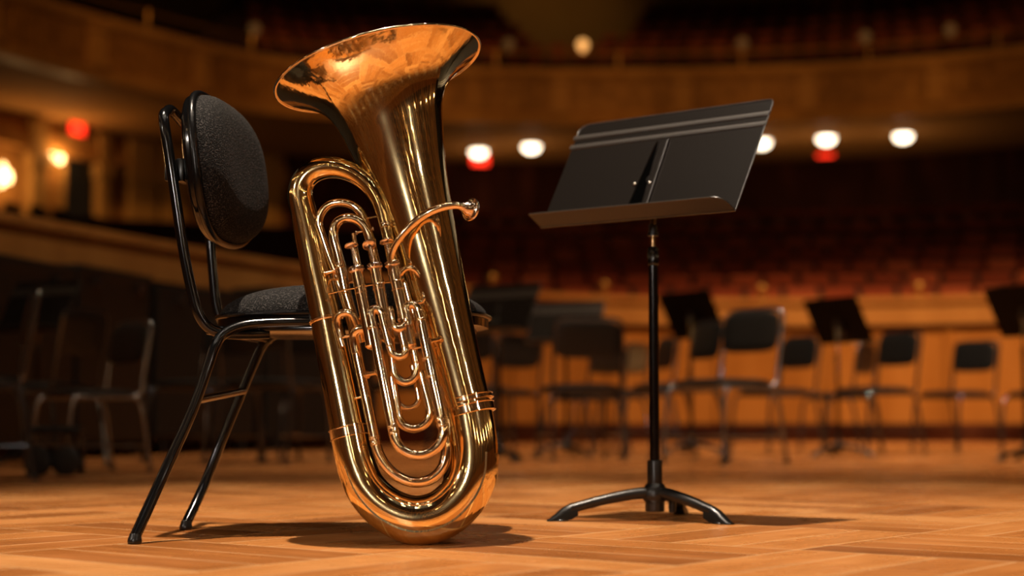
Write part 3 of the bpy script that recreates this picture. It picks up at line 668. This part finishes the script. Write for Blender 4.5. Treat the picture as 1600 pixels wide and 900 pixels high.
# ================================================================== THE CHAIR BESIDE THE TUBA
fz = ground(210, 848)
chair = thing('orchestra_chair', 'black padded tubular chair with the tuba leaning in front of its seat', 'chair', (-.38, 3.5, 0))
SY = 3.585
def spn(w, e): return math.copysign(abs(w) ** e, w)
def pad(bm, W, H, front, back, mtx, ex=2.7, nr=14, na=72, dish=None):
    """cushion: superellipse outline, front(rho) and back(rho) heights; mtx local->world; dish(x,y) bends it"""
    cols = []
    for sgn, fn in ((1, front), (-1, back)):
        rg = []
        for i in range(1, nr + 1):
            rho = i / nr
            rho = 1 - (1 - rho) ** 1.7
            ring = []
            for k in range(na):
                t = 2 * PI * k / na; x = spn(math.cos(t), 2 / ex) * W / 2 * rho; y = spn(math.sin(t), 2 / ex) * H / 2 * rho
                ring.append((x, y, fn(rho) + (dish(x, y) if dish else 0)))
            rg.append(ring)
        cols.append((rg, (0, 0, fn(0) + (dish(0, 0) if dish else 0))))
    vr = []
    for (rg, c0), keep in zip(cols, (True, True)):
        vs = [[bm.verts.new(mtx @ Vector(p)) for p in ring] for ring in rg]; vc = bm.verts.new(mtx @ Vector(c0)); vr.append((vs, vc))
    for (vs, vc), s in zip(vr, (1, -1)):
        for k in range(na): bm.faces.new((vc, vs[0][k], vs[0][(k + 1) % na]) if s > 0 else (vc, vs[0][(k + 1) % na], vs[0][k]))
        for i in range(nr - 1):
            for k in range(na):
                f = (vs[i][k], vs[i + 1][k], vs[i + 1][(k + 1) % na], vs[i][(k + 1) % na]); bm.faces.new(f if s > 0 else tuple(reversed(f)))
    A, B = vr[0][0][-1], vr[1][0][-1]
    for k in range(na): bm.faces.new((A[k], B[k], B[(k + 1) % na], A[(k + 1) % na]))
def rim_path(W, H, z, mtx, ex=2.7, na=72, dish=None):
    out = []
    for k in range(na + 1):
        t = 2 * PI * k / na; x = spn(math.cos(t), 2 / ex) * W / 2; y = spn(math.sin(t), 2 / ex) * H / 2
        out.append(mtx @ Vector((x, y, z + (dish(x, y) if dish else 0))))
    return out
# seat: rows of local axes -> X along the chair's facing, Y across
syaw = math.radians(-7)
S_M = Matrix.Translation((-.352, SY, .466)) @ Matrix.Rotation(syaw, 4, 'Z') @ Matrix.Rotation(math.radians(-.5), 4, 'Y')
SW, SD = .585, .42
b = BM(); pad(b, SW, SD, lambda r: .012 + .066 * (1 - r ** 3.2) ** .62, lambda r: .0, S_M, 3.0); obj('seat_cushion', b, M['fabric'], chair, 'dark grey flecked fabric seat pad', sharp=70)
b = BM(); pad(b, SW * 1.012, SD * 1.012, lambda r: .004, lambda r: -.020 - .012 * (1 - r ** 6), S_M, 3.0)
span = obj('seat_pan', b, M['black_gloss'], chair)
b = BM(); tube(b, rim_path(SW * 1.02, SD * 1.02, .004, S_M, 3.0), .0055, 10, cap=False); obj('seat_piping', b, M['leather'], chair)
b = BM(); tube(b, rim_path(SW * .90, SD * .88, -.026, S_M, 3.0), .007, 10, cap=False); obj('pan_edge', b, M['black_gloss'], span)
# backrest
BT = at(338, 268, 3.53)
byaw = math.radians(-7)
fx = Vector((math.cos(byaw), math.sin(byaw), 0)); rec = math.radians(7)
zl = (fx * math.cos(rec) + Vector((0, 0, 1)) * math.sin(rec)).normalized(); xl = Vector((-fx.y, fx.x, 0)); yl = zl.cross(xl).normalized()
B_M = Matrix.Translation(BT) @ Matrix((xl, yl, zl)).transposed().to_4x4()
BW, BH = .44, .325
curve = lambda x, y: .35 * x * x * 1.2
b = BM(); pad(b, BW * .985, BH * .985, lambda r: .010 + .056 * (1 - r ** 5.0) ** .5, lambda r: 0, B_M, 2.6, dish=curve); obj('backrest_cushion', b, M['fabric'], chair, 'dark grey flecked fabric back pad', sharp=70)
b = BM(); pad(b, BW * 1.0, BH * 1.0, lambda r: .010, lambda r: -.014 - .022 * (1 - r ** 3) ** .5, B_M, 2.6, dish=curve); bsh = obj('backrest_shell', b, M['black_gloss'], chair, 'glossy black moulded back shell', sharp=70)
b = BM(); tube(b, rim_path(BW * 1.0, BH * 1.0, .002, B_M, 2.6, dish=curve), .0095, 12, cap=False); obj('backrest_piping', b, M['leather'], chair)
# tubular frame
TRr = .0112
def ctube(name, pts, r=TRr, material='black_gloss', sub=8, parent=None, seg=18):
    b = BM(); q = catmull([tuple(p) for p in pts], sub); tube(b, [Vector(p) for p in q], r, seg); return obj(name, b, M[material], parent or chair)
YN, YF = 3.36, 3.76
near = [at(px, py, Y) for px, py, Y in ((420, 521, YN + .04), (380, 522, YN + .02), (345, 520, YN), (324, 510, YN - .005), (310, 490, YN - .01), (301, 460, YN - .012), (288, 398, YN - .015), (276, 320, YN - .016), (264, 240, YN - .016), (257, 195, YN - .012), (256, 180, YN), (261, 174, YN + .03), (267, 172, YN + .07))]
far_ = [at(px, py, Y) for px, py, Y in ((311, 222, YF - .09), (314, 222, YF - .04), (316, 230, YF - .02), (322, 300, YF), (329, 385, YF), (333, 430, YF), (337, 470, YF), (345, 500, YF), (366, 516, YF), (400, 521, YF), (430, 521, YF))]
ctube('back_frame', near + far_)
# legs: each side runs from the back foot up, under the seat and down the front foot
def leg(name, foot_px, pts):
    f = ground(*foot_px); p = [Vector((f.x, f.y, .012))] + pts
    l = ctube('leg', p)
    d = (p[1] - p[0]).normalized(); b = BM(); lathe(b, [(.0130, 0), (.0142, .003), (.0140, .009), (.0122, .014), (.0116, .020)], (f.x, f.y, 0), (d.x * .25, d.y * .25, 1), 20); obj('foot_cap', b, M['black_plastic'], l)
    return l
leg('rear_leg', (210, 850), [at(px, py, Y) for px, py, Y in ((255, 742, 3.25), (301, 640, 3.295), (324, 575, 3.32), (335, 543, 3.335), (345, 526, 3.35), (362, 515, 3.36), (385, 508, 3.37), (420, 505, 3.38), (520, 503, 3.39))])
leg('rear_leg', (290, 828), [at(px, py, Y) for px, py, Y in ((318, 760, 3.66), (350, 680, 3.69), (384, 598, 3.72), (402, 556, 3.735), (410, 540, 3.74), (424, 526, 3.745), (450, 520, 3.75), (560, 519, 3.75))])
leg('front_leg', (694, 836), [at(px, py, Y) for px, py, Y in ((700, 760, 3.36), (707, 640, 3.38), (711, 560, 3.39), (706, 528, 3.39), (690, 512, 3.39), (660, 506, 3.39), (520, 503, 3.39))])
leg('front_leg', (704, 818), [at(px, py, Y) for px, py, Y in ((708, 740, 3.72), (714, 620, 3.74), (716, 560, 3.745), (710, 532, 3.75), (694, 522, 3.75), (660, 520, 3.75), (560, 519, 3.75))])
b = BM(); p0, p1 = at(309, 625, 3.30), at(380, 611, 3.700); dv = p1 - p0
for o_, r_ in ((Vector((0, 0, 0)), .0085),): tube(b, [p0, p0 + dv * .5, p1], r_, 14)
obj('stretcher', b, M['black_gloss'], chair)
b = BM(); c0 = at(440, 520, 3.56); box(b, (c0.x + .06, 3.56, .437), (.34, .36, .012), syaw, .003); box(b, (c0.x - .09, 3.56, .430), (.03, .42, .016), syaw, .004); box(b, (c0.x + .21, 3.56, .430), (.03, .42, .016), syaw, .004); obj('seat_brackets', b, M['black_gloss'], chair)
for px, py, Y in ((277, 268, YN + .02),):
    b = BM(); c = at(px, py, Y); box(b, (c.x, c.y, c.z), (.05, .03, .045), byaw, .006); box(b, (c.x + .012, c.y, c.z), (.02, .05, .05), byaw, .005); obj('back_bracket', b, M['black_plastic'], chair)
c = at(325, 330, YF - .02); b = BM(); box(b, (c.x, c.y, c.z), (.05, .03, .045), byaw, .006); obj('back_bracket', b, M['black_plastic'], chair)
# ================================================================== MUSIC STANDS
DQ = (.29230236, 3.8359571, .72691747, -.6220161, .61060819)
DO = Vector(DQ[:3]); du = Vector((math.cos(DQ[3]), math.sin(DQ[3]), 0)); dnn = Vector((-math.sin(DQ[3]), math.cos(DQ[3]), 0))
dv_ = Vector((0, 0, 1)) * math.cos(DQ[4]) + dnn * math.sin(DQ[4]); df = du.cross(dv_).normalized()      # df faces the reader
def dl(px, py):
    p = on_plane(px, py, DO, df) - DO; return (p.dot(du), p.dot(dv_))
def fill(bm, outline, hole, o, u, v, f, th):
    """plate from an outline with an optional hole, thickness th away from f"""
    def loop(pts): return [bm.verts.new(o + u * s + v * t) for s, t in pts]
    ls = [loop(outline)] + ([loop(hole)] if hole else []); es = []
    for L in ls:
        for i in range(len(L)): es.append(bm.edges.new((L[i], L[(i + 1) % len(L)])))
    r = bmesh.ops.triangle_fill(bm, use_beauty=True, edges=es); fs = [g for g in r['geom'] if isinstance(g, bmesh.types.BMFace)]
    e = bmesh.ops.extrude_face_region(bm, geom=fs)
    for g in e['geom']:
        if isinstance(g, bmesh.types.BMVert): g.co -= f * th
def rounded(poly, rads, n=7):
    out = []
    for i, p in enumerate(poly):
        r = rads[i]; p = Vector(p); a = Vector(poly[i - 1]); c = Vector(poly[(i + 1) % len(poly)])
        if r == 0: out.append(tuple(p)); continue
        d1 = (a - p).normalized(); d2 = (c - p).normalized(); q1 = p + d1 * r; q2 = p + d2 * r
        for k in range(n + 1):
            t = k / n; out.append(tuple(q1 * (1 - t) ** 2 + p * 2 * t * (1 - t) + q2 * t * t))
    return out
def strip(bm, path, w, hgt, u, v, f, o, seg=8):
    """half-round raised rib along a 2D desk path"""
    pts = [o + u * s + v * t for s, t in path]
    rows_ = []
    for i, p in enumerate(pts):
        d = (pts[min(i + 1, len(pts) - 1)] - pts[max(i - 1, 0)]).normalized(); sd = f.cross(d)
        rows_.append([bm.verts.new(p + sd * (w / 2 * math.cos(PI * k / seg)) + f * (hgt * math.sin(PI * k / seg))) for k in range(seg + 1)])
    for i in range(len(rows_) - 1):
        for k in range(seg): bm.faces.new((rows_[i][k], rows_[i][k + 1], rows_[i + 1][k + 1], rows_[i + 1][k]))
    bm.faces.new(rows_[0]); bm.faces.new(rows_[-1])
def build_stand(root, base, pole_top, o, u, v, f, quad, ribs, slot, channel, rivets, lip_d, feet, detail=True):
    """o,u,v,f: desk plane; everything in world space"""
    bl, br, tr, tl = [Vector(q) for q in quad]
    out = rounded([bl, br, tr, tl], [.004, .004, .020, .034])
    b = BM(); fill(b, out, slot, o, u, v, f, .0022); desk = obj('desk', b, M['desk'], root, sharp=25)
    b = BM()
    for p, q in ribs: strip(b, [p, tuple(Vector(p) * .5 + Vector(q) * .5), q], .016, .0045, u, v, f, o)
    obj('desk_rib', b, M['rib'], desk)
    b = BM(); strip(b, out[out.index(tuple(out[len(out) // 4 + 1])):] , .0034, .0022, u, v, f, o, 6); obj('desk_hem', b, M['rib'], desk)
    # folded shelf
    dirn = f; sh = BM(); e0, e1 = o + u * bl.x + v * bl.y, o + u * br.x + v * br.y
    W = (e1 - e0).length; eu = (e1 - e0).normalized()
    pts = rounded([(0, 0), (W, 0), (W - .012, lip_d), (-.010, lip_d)], [0, 0, .03, .004])
    nn = eu.cross(f).normalized(); fill(sh, pts, None, e0, eu, f, nn, .0022); obj('shelf', sh, M['shelf'], desk, sharp=25)
    b = BM(); tube(b, [e0 - nn * .001, e1 - nn * .001], .0028, 8); tube(b, [e0 + f * lip_d - eu * .004, e1 + f * lip_d - eu * .042], .0016, 8); obj('shelf_hem', b, M['rib'], desk)
    # channel bracket and rivets
    b = BM(); fill(b, channel, None, o + f * .0035, u, v, f, .0032)
    cs = [channel[0], channel[3]]; strip(b, [channel[1], channel[2]], .007, .006, u, v, f, o); strip(b, [channel[0], channel[3]], .003, .0058, u, v, f, o)
    obj('centre_bracket', b, M['desk'], desk, sharp=25)
    b = BM(); fill(b, [(s * 1.0, t) for s, t in slot], None, o - f * .0028, u, v, f, .002); obj('slot_shade_sheet', b, M['slot_dark'], desk)
    for s, t in rivets:
        b = BM(); lathe(b, [(.0052, 0), (.0052, .0018), (.0040, .0042), (.0016, .0055), (.0002, .0056)], o + u * s + v * t + f * .001, f, 18); obj('rivet', b, M['steel'], desk, 'bright steel rivet')
    # tilt bracket behind the desk
    b = BM(); tgt = o + u * ((bl.x + br.x) / 2) + v * .10 - f * .020
    tube(b, [pole_top, pole_top * .5 + tgt * .5 + Vector((0, 0, .01)), tgt], [.013, .014, .012], 14)
    box(b, tuple(tgt), (.07, .01, .10), 0, .002, Matrix((u, -f, v)).transposed().to_4x4()); obj('tilt_bracket', b, M['black_satin'], root)
    bx, by = base
    def zc(z): return Vector((bx, by, z))
    zt = pole_top.z
    b = BM(); tube(b, [zc(.66), zc(zt)], .0070, 20); obj('inner_tube', b, M['bronze'], root, 'bronze coloured sliding tube')
    b = BM(); lathe(b, [(.0135, 0), (.0135, .008), (.0105, .012), (.0105, .026), (.009, .028)], zc(zt - .145 if detail else zt - .05), (0, 0, 1), 20); obj('top_collar', b, M['black_satin'], root)
    b = BM(); lathe(b, [(.0120, .10), (.0120, .622), (.0135, .624), (.0140, .630), (.0140, .664), (.0115, .668)], zc(0), (0, 0, 1), 24); obj('outer_tube', b, M['black_gloss'], root)
    b = BM(); lathe(b, [(.0185, .082), (.0185, .142), (.0175, .145), (.0120, .146)], zc(0), (0, 0, 1), 24); obj('base_sleeve', b, M['black_satin'], root)
    b = BM(); lathe(b, [(.023, .022), (.0235, .024), (.0235, .045), (.025, .046), (.030, .052), (.031, .062), (.029, .076), (.023, .086), (.0185, .090)], zc(0), (0, 0, 1), 28); obj('hub', b, M['black_satin'], root)
    for fx_, fy_ in feet:
        d = Vector((fx_ - bx, fy_ - by, 0)); L = d.length; d.normalize(); sd = Vector((-d.y, d.x, 0)); b = BM()
        prof = [(.018 + (L - .063) * q, .0665 - .038 * q ** 1.45, .0178 - .0030 * q, .0150 - .0022 * q) for q in (0, .15, .3, .45, .6, .75, .9, 1.0)]
        rows_ = []
        for x, z, hw, hh in prof:
            rows_.append([b.verts.new(zc(z) + d * x + sd * (hw * math.cos(2 * PI * k / 16)) + Vector((0, 0, 1)) * ((hh if math.sin(2 * PI * k / 16) > 0 else hh * .9) * spn(math.sin(2 * PI * k / 16), .7))) for k in range(16)])
        for i in range(len(rows_) - 1):
            for k in range(16): b.faces.new((rows_[i][k], rows_[i][(k + 1) % 16], rows_[i + 1][(k + 1) % 16], rows_[i + 1][k]))
        b.faces.new(rows_[0]); b.faces.new(rows_[-1]); lg = obj('leg', b, M['black_satin'], root, sharp=50)
        b = BM(); rows_ = []
        for x, z0, z1, hw in ((L - .062, .014, .0465, .0155), (L - .045, .004, .0425, .0165), (L - .025, .001, .0320, .0165), (L - .010, .000, .0190, .0160), (L + .004, .000, .0075, .0140), (L + .012, .000, .004, .009)):
            rows_.append([b.verts.new(zc(z0 if math.sin(2 * PI * k / 16) < 0 else z0 + (z1 - z0) * math.sin(2 * PI * k / 16) ** .8) + d * x + sd * (hw * spn(math.cos(2 * PI * k / 16), .8))) for k in range(16)])
        for i in range(len(rows_) - 1):
            for k in range(16): b.faces.new((rows_[i][k], rows_[i][(k + 1) % 16], rows_[i + 1][(k + 1) % 16], rows_[i + 1][k]))
        b.faces.new(rows_[0]); b.faces.new(rows_[-1])
        q = zc(0) + d * (L - .022); lathe(b, [(.0185, 0), (.0195, .0015), (.0185, .004), (.015, .005)], q, (0, 0, 1), 20)
        obj('rubber_foot', b, M['black_plastic'], lg, sharp=60)
feet = [ground(862, 814.5), ground(1138, 819.5), ground(1068, 803)]
sb = Vector((.3475, 3.92, 0))
stand = thing('music_stand', 'large black music stand with empty tilted desk, standing right of the tuba', 'music stand', sb)
quad = [dl(845, 355.5), dl(1149, 329), dl(1210.5, 154.5), dl(908, 196.5)]
ribs = [(dl(898, 217), dl(1203, 177)), (dl(892, 231.5), dl(1198.5, 192.5))]
slot = [dl(1025.5, 221), dl(1028.5, 222), dl(1013, 286), dl(1004, 317), dl(999.5, 333), dl(976, 335), dl(982, 318.6)]
chan = [dl(1002, 317), dl(1046, 219.5), dl(1013, 313), dl(1000, 317.2)]
chan = [dl(1031.5, 221), dl(1045, 219.5), dl(1008, 331), dl(1001, 332)]
build_stand(stand, (sb.x, sb.y), Vector((sb.x, sb.y, .84)), DO, du, dv_, df, quad, ribs, slot, chan, [dl(992.5, 288.6), dl(1015.8, 286.6)], .052, [(p.x, p.y) for p in feet])
b = BM(); lathe(b, [(.0095, .060), (.0095, .030), (.0085, .018), (.004, .017)], (sb.x + .045, sb.y + .03, 0), (0, 0, 1), 14); obj('leg_stop', b, M['black_satin'], stand)
# generic stand for the rows behind, built at the origin, desk facing -Y
kids0 = set(C.objects)
gst = thing('music_stand', 'x', 'music stand', (0, 0, 0))
gt = math.radians(28); gu = Vector((1, 0, 0)); gv = Vector((0, math.sin(gt), math.cos(gt))); gf = gu.cross(gv)
rotl = [(.235 * math.sin(2 * PI * k / 3 + PI), .235 * -math.cos(2 * PI * k / 3 + PI)) for k in range(3)]
build_stand(gst, (0, 0), Vector((0, 0, .90)), Vector((0, -.09, .74)), gu, gv, gf, [(-.255, 0), (.255, 0), (.255, .33), (-.255, .33)], [((-.25, .27), (.25, .27)), ((-.25, .245), (.25, .245))],
            [(.0, .23), (.002, .23), (0, .02), (-.03, .02)], [(.004, .23), (.02, .23), (.02, .02), (.004, .02)], [(-.03, .09), (.012, .09)], .05, rotl, False)
def place_stand(px, Y, rz, label, sc=1.0, first=[True]):
    o = gst if first[0] else copy_tree(gst); first[0] = False
    o.location = ((px - 800) / F / cT * Y, Y, 0); o.rotation_euler = (0, 0, math.radians(rz)); o.scale = (sc, sc, sc)
    tag(o, label, 'music stand', 'music stands in the orchestra rows')
place_stand(1306, 10.7, 121, 'dark empty music stand tilted away, in front of the orange wood wall', 1.02)
place_stand(1597, 9.45, 118, 'black music stand cut off by the right edge of the photo', 1.0)
place_stand(1078, 11.2, 124, 'dark music stand seen just right of the large stand pole', 1.10)
place_stand(884, 10.9, -20, 'wide black music stand desk behind the dark chairs, left of the large stand pole', 1.02)
place_stand(780, 9.3, -35, 'dark brown music stand half hidden by the chair seat and tuba', 1.0)
place_stand(62, 8.7, -30, 'dim black music stand among the chairs at the far left', .97)
# ================================================================== CHAIRS BEHIND
def build_rowchair(material, frame):
    t = thing('row_chair', 'x', 'chair', (0, 0, 0))                 # faces -Y locally
    b = BM(); pad(b, .45, .43, lambda r: .006 + .020 * (1 - r ** 4) ** .6, lambda r: -.012, Matrix.Translation((0, 0, .445)), 4, 6, 32); obj('seat', b, M[material], t, local=True)
    tb_ = Matrix.Translation((0, .235, .735)) @ Matrix.Rotation(math.radians(90 - 10), 4, 'X')
    b = BM(); pad(b, .42, .235, lambda r: .004 + .014 * (1 - r ** 4) ** .6, lambda r: -.012 * (1 - r ** 6), tb_, 4.5, 6, 32); obj('backrest', b, M[material], t, local=True)
    fr = lambda pts, r: tube(b, [Vector(p) for p in catmull(pts, 6)], r, 10)
    b = BM(); fr([(-.21, .05, .425), (-.21, .17, .425), (-.212, .205, .45), (-.212, .222, .55), (-.212, .26, .78), (-.205, .270, .835), (-.17, .274, .856), (0, .275, .858), (.17, .274, .856), (.205, .270, .835), (.212, .26, .78), (.212, .222, .55), (.212, .205, .45), (.21, .17, .425), (.21, .05, .425)], .0115); obj('back_frame', b, M[frame], t, local=True)
    b = BM(); fr([(0, -.19, .42), (.18, -.19, .42), (.205, -.17, .42), (.205, .15, .42), (.18, .17, .42), (-.18, .17, .42), (-.205, .15, .42), (-.205, -.17, .42), (-.18, -.19, .42), (0, -.19, .42)], .010); obj('seat_frame', b, M[frame], t, local=True)
    for sx in (-1, 1):
        for y0, y1, y2 in ((-.17, -.205, -.25), (.15, .19, .27)):
            b = BM(); fr([(sx * .205, y0 * .3, .422), (sx * .208, y0, .422), (sx * .212, y1, .405), (sx * .222, y2, .012)], .0115); l = obj('leg', b, M[frame], t, local=True)
            b = BM(); lathe(b, [(.016, 0), (.017, .012), (.013, .03)], (sx * .2222, y2, 0), (0, 0, 1), 12); obj('foot_cap', b, M['rubber'], l, local=True)
        b = BM(); tube(b, [Vector((sx * .219, -.235, .15)), Vector((sx * .219, .24, .15))], .008, 8); obj('stretcher', b, M[frame], t, local=True)
    return t
ch0 = build_rowchair('seat_black', 'chair_frame'); chG = build_rowchair('seat_black', 'chair_chrome'); chB = build_rowchair('seat_beige', 'chair_frame')
used = set()
def place_chair(px, Y, rz, label, src=None, sc=1.0):
    src = src or ch0
    o = src if src.name not in used else copy_tree(src); used.add(src.name)
    o.location = ((px - 800) / F / cT * Y, Y, 0); o.rotation_euler = (0, 0, math.radians(rz)); o.scale = (sc, sc, sc)
    tag(o, label, 'chair', 'chairs in the orchestra rows')
place_chair(144, 7.5, -48, 'grey tubed chair with rounded back frame, left of the big chair legs', chG, .82)
place_chair(72, 8.2, -110, 'dark chair just behind and left of the grey tubed chair', None, .92)
place_chair(-38, 6.6, -70, 'dark chair cut off by the left edge of the photo', None, .9)
place_chair(322, 9.2, -30, 'dim black chair behind the legs of the big padded chair', None, 1)
place_chair(430, 8.9, 160, 'black chair behind the big chair seat, facing the hall', None, 1)
place_chair(512, 9.6, 175, 'dim black chair directly behind the tuba left branch', None, 1)
place_chair(780, 12.0, 215, 'black chair right of the tuba, between the brown stand and the wide stand', None, 1.0)
place_chair(738, 10.6, 165, 'black chair partly hidden by the right side of the tuba', None, 1.0)
place_chair(905, 9.8, 190, 'black chair in front of the wide music stand desk', None, .98)
place_chair(914, 11.7, 225, 'low black chair back between the wide stand and the large stand pole', None, .92)
place_chair(953, 13.3, 240, 'olive beige chair just left of the large stand pole', chB, 1.0)
place_chair(993, 12.4, -75, 'dark chair half hidden behind the large stand pole', None, 1.02)
place_chair(1128, 8.9, -50, 'largest black chair in the row right of the large stand, open below its backrest', chG, 1.0)
place_chair(1050, 10.0, -70, 'black chair with shiny seat edge next to the large stand pole', None, 1.0)
place_chair(1209, 12.2, -60, 'slim black chair left of the tilted empty stand', None, 1.02)
place_chair(1308, 12.9, 235, 'black chair with solid back right of the tilted empty stand', None, .98)
place_chair(1361, 11.6, -62, 'black chair beside the solid backed chair, turned to the left', None, 1.02)
place_chair(1489, 12.2, -55, 'black chair standing alone near the right edge, in front of the wood wall', None, .98)
place_chair(1628, 12.0, -55, 'black chair cut off by the right edge, behind the last stand', None, .98)
place_chair(640, 9.4, 180, 'black chair hidden behind the tuba tubing', None, 1.0)
# ------------------------------------------------------------ black cases at the left rear
def case(x0, x1, Y0_, Y1_, ytop0, label, wheels=True):
    p0, p1 = at(x0, 655, Y0_), at(x1, 655, Y1_); z = CAMH + (655 - ytop0) / F * (Y0_ + Y1_) / 2
    d = Vector((p1.x - p0.x, p1.y - p0.y, 0)); L = d.length; a = math.atan2(d.y, d.x); c = (p0 + p1) / 2
    t = thing('equipment_case', label, 'equipment case', (c.x, c.y, 0), a, 'black cases at the rear left')
    b = BM(); box(b, (0, .19, .10 + (z - .10) / 2 - .03), (L, .36, z - .16), 0, .015); obj('case_body', b, M['case_black'], t, local=True, smooth=False)
    b = BM(); box(b, (0, .19, z - .045), (L + .01, .37, .09), 0, .015); ld = obj('case_lid', b, M['case_black'], t, local=True, smooth=False)
    for k in (-.3, .3):
        b = BM(); box(b, (L * k, -.008, z - .10), (.09, .012, .06), 0, .003); obj('latch', b, M['chair_frame'], ld, local=True, smooth=False)
    for sx in (-1, 1):
        for y in (.07, .31):
            b = BM(); q = Vector((sx * (L / 2 - .12), y, .05)); lathe(b, [(.02, -.018), (.05, -.016), (.05, .016), (.02, .018)], q, (1, 0, 0), 16); box(b, (q.x, q.y, .11), (.05, .06, .03)); obj('caster', b, M['rubber'], t, local=True)
case(-60, 116, 8.6, 9.8, 402, 'tall black equipment case at the far left rear, in front of the side parapet')
case(122, 236, 9.95, 10.9, 422, 'tall black case with its corner ending left of the big chair back')
case(244, 400, 10.9, 11.9, 452, 'lower black case seen behind the big padded chair')
case(416, 590, 12.1, 13.2, 456, 'lower black case hidden mostly by the tuba')
# small cart with two big rubber wheels among the left chairs
cp = ground(80, 744)
ct = thing('equipment_cart', 'low dark cart on big black wheels under the chairs at the left', 'cart', (cp.x, cp.y, 0), math.radians(10))
b = BM(); box(b, (0, .10, .20), (.24, .22, .03), 0, .008); obj('deck', b, M['case_black'], ct, local=True, smooth=False)
for x in (-.06, .06):
    b = BM(); lathe(b, [(.02, -.02), (.035, -.018), (.055, -.016), (.064, -.010), (.064, .010), (.055, .016), (.035, .018), (.02, .02)], (x * 1.0, 0 if x > 0 else .02, .064), (.3, 1, 0), 28); w = obj('wheel', b, M['rubber'], ct, local=True)
    b = BM(); box(b, (x, .05, .13), (.03, .05, .11), 0, .004); obj('wheel_fork', b, M['chair_frame'], ct, local=True, smooth=False)
for x in (-.11, .11):
    b = BM(); lathe(b, [(.012, -.014), (.035, -.012), (.035, .012), (.012, .014)], (x, .18, .036), (1, 0, 0), 20); obj('wheel', b, M['rubber'], ct, local=True)
    b = BM(); box(b, (x, .18, .12), (.02, .04, .14)); obj('wheel_fork', b, M['chair_frame'], ct, local=True, smooth=False)
# ================================================================== LIGHT
def spot(name, loc, target, energy, col, size, blend=.5, r=.1):
    L = bpy.data.lights.new(name, 'SPOT'); L.energy = energy; L.color = col; L.spot_size = math.radians(size); L.spot_blend = blend; L.shadow_soft_size = r
    o = bpy.data.objects.new(name, L); C.objects.link(o); o.location = loc; o.rotation_euler = (Vector(target) - Vector(loc)).to_track_quat('-Z', 'Y').to_euler(); return o
WARM = (1, .70, .44); NEUT = (1, .82, .64)
spot('stage_key', (-.75, 3.1, 7.5), (.15, 4.0, 0), 4700, NEUT, 42, .8, .045)
spot('boom_spot', (-1.75, -2.0, 1.55), (-.2, 3.2, .5), 230, (1, .90, .80), 24, .7, .11)
spot('boom_spot', (-4.2, .6, 2.3), (-.4, 3.2, .6), 150, (1, .88, .76), 24, .7, .07)
spot('boom_spot', (3.6, -.6, 2.4), (-.1, 3.2, .5), 40, (1, .88, .76), 24, .7, .06)
for x, y, e in ((-2.6, .4, 50), (-1.2, -.6, 40), (.7, .2, 60), (2.4, .8, 60), (-1.8, 2.0, 60), (3.2, 3.0, 200)):
    spot('stage_spot', (x, y, 7.8), (x * .1, 3.6, .4), e, NEUT, 46, .5, .09)
for x, y, e in ((-4, 8.4, 260), (-1, 9.6, 800), (2, 9.5, 2000), (5, 10, 2200)):
    spot('stage_spot', (x, y - 1.5, 8.2), (x + .2, y + 1.5, 0), e, WARM, 70, .7, .1)
for x, y, e in ((1.2, 12, 1700), (4.4, 12, 2500), (7.0, 10.5, 2200)):
    spot('wall_wash', (x, y, 8.5), (x + .3, 17.0, .9), e, (1, .60, .28), 60, .8, .15)
for x in (-12, -9.5, -6.5, -3, .5, 4, 7.5, 11):
    y = y_at(BAL, x); spot('hall_wash', (x * .6, y - 21, 13), (x, y, 7.7), 3700, (1, .50, .15), 21, 1.0, .3)
spot('upper_wash', (.8, 43, 16.2), (1.2, 49, 12.3), 260, (1, .62, .22), 60, 1.0, .2)
spot('stalls_wash', (3, 12, 15.5), (3, 25, 2.5), 620, (1, .5, .25), 50, .9, .3)
w = bpy.data.worlds.new('hall_air'); SC.world = w; w.use_nodes = True
w.node_tree.nodes['Background'].inputs[0].default_value = (1, .6, .35, 1); w.node_tree.nodes['Background'].inputs[1].default_value = .004
SC.view_settings.view_transform = 'Standard'; SC.view_settings.look = 'None'; SC.view_settings.gamma = 1; SC.view_settings.use_curve_mapping = False
SC.view_settings.exposure = 0
SC.cycles.sample_clamp_indirect = 6; SC.cycles.caustics_refractive = False
SC.cycles.max_bounces = 8
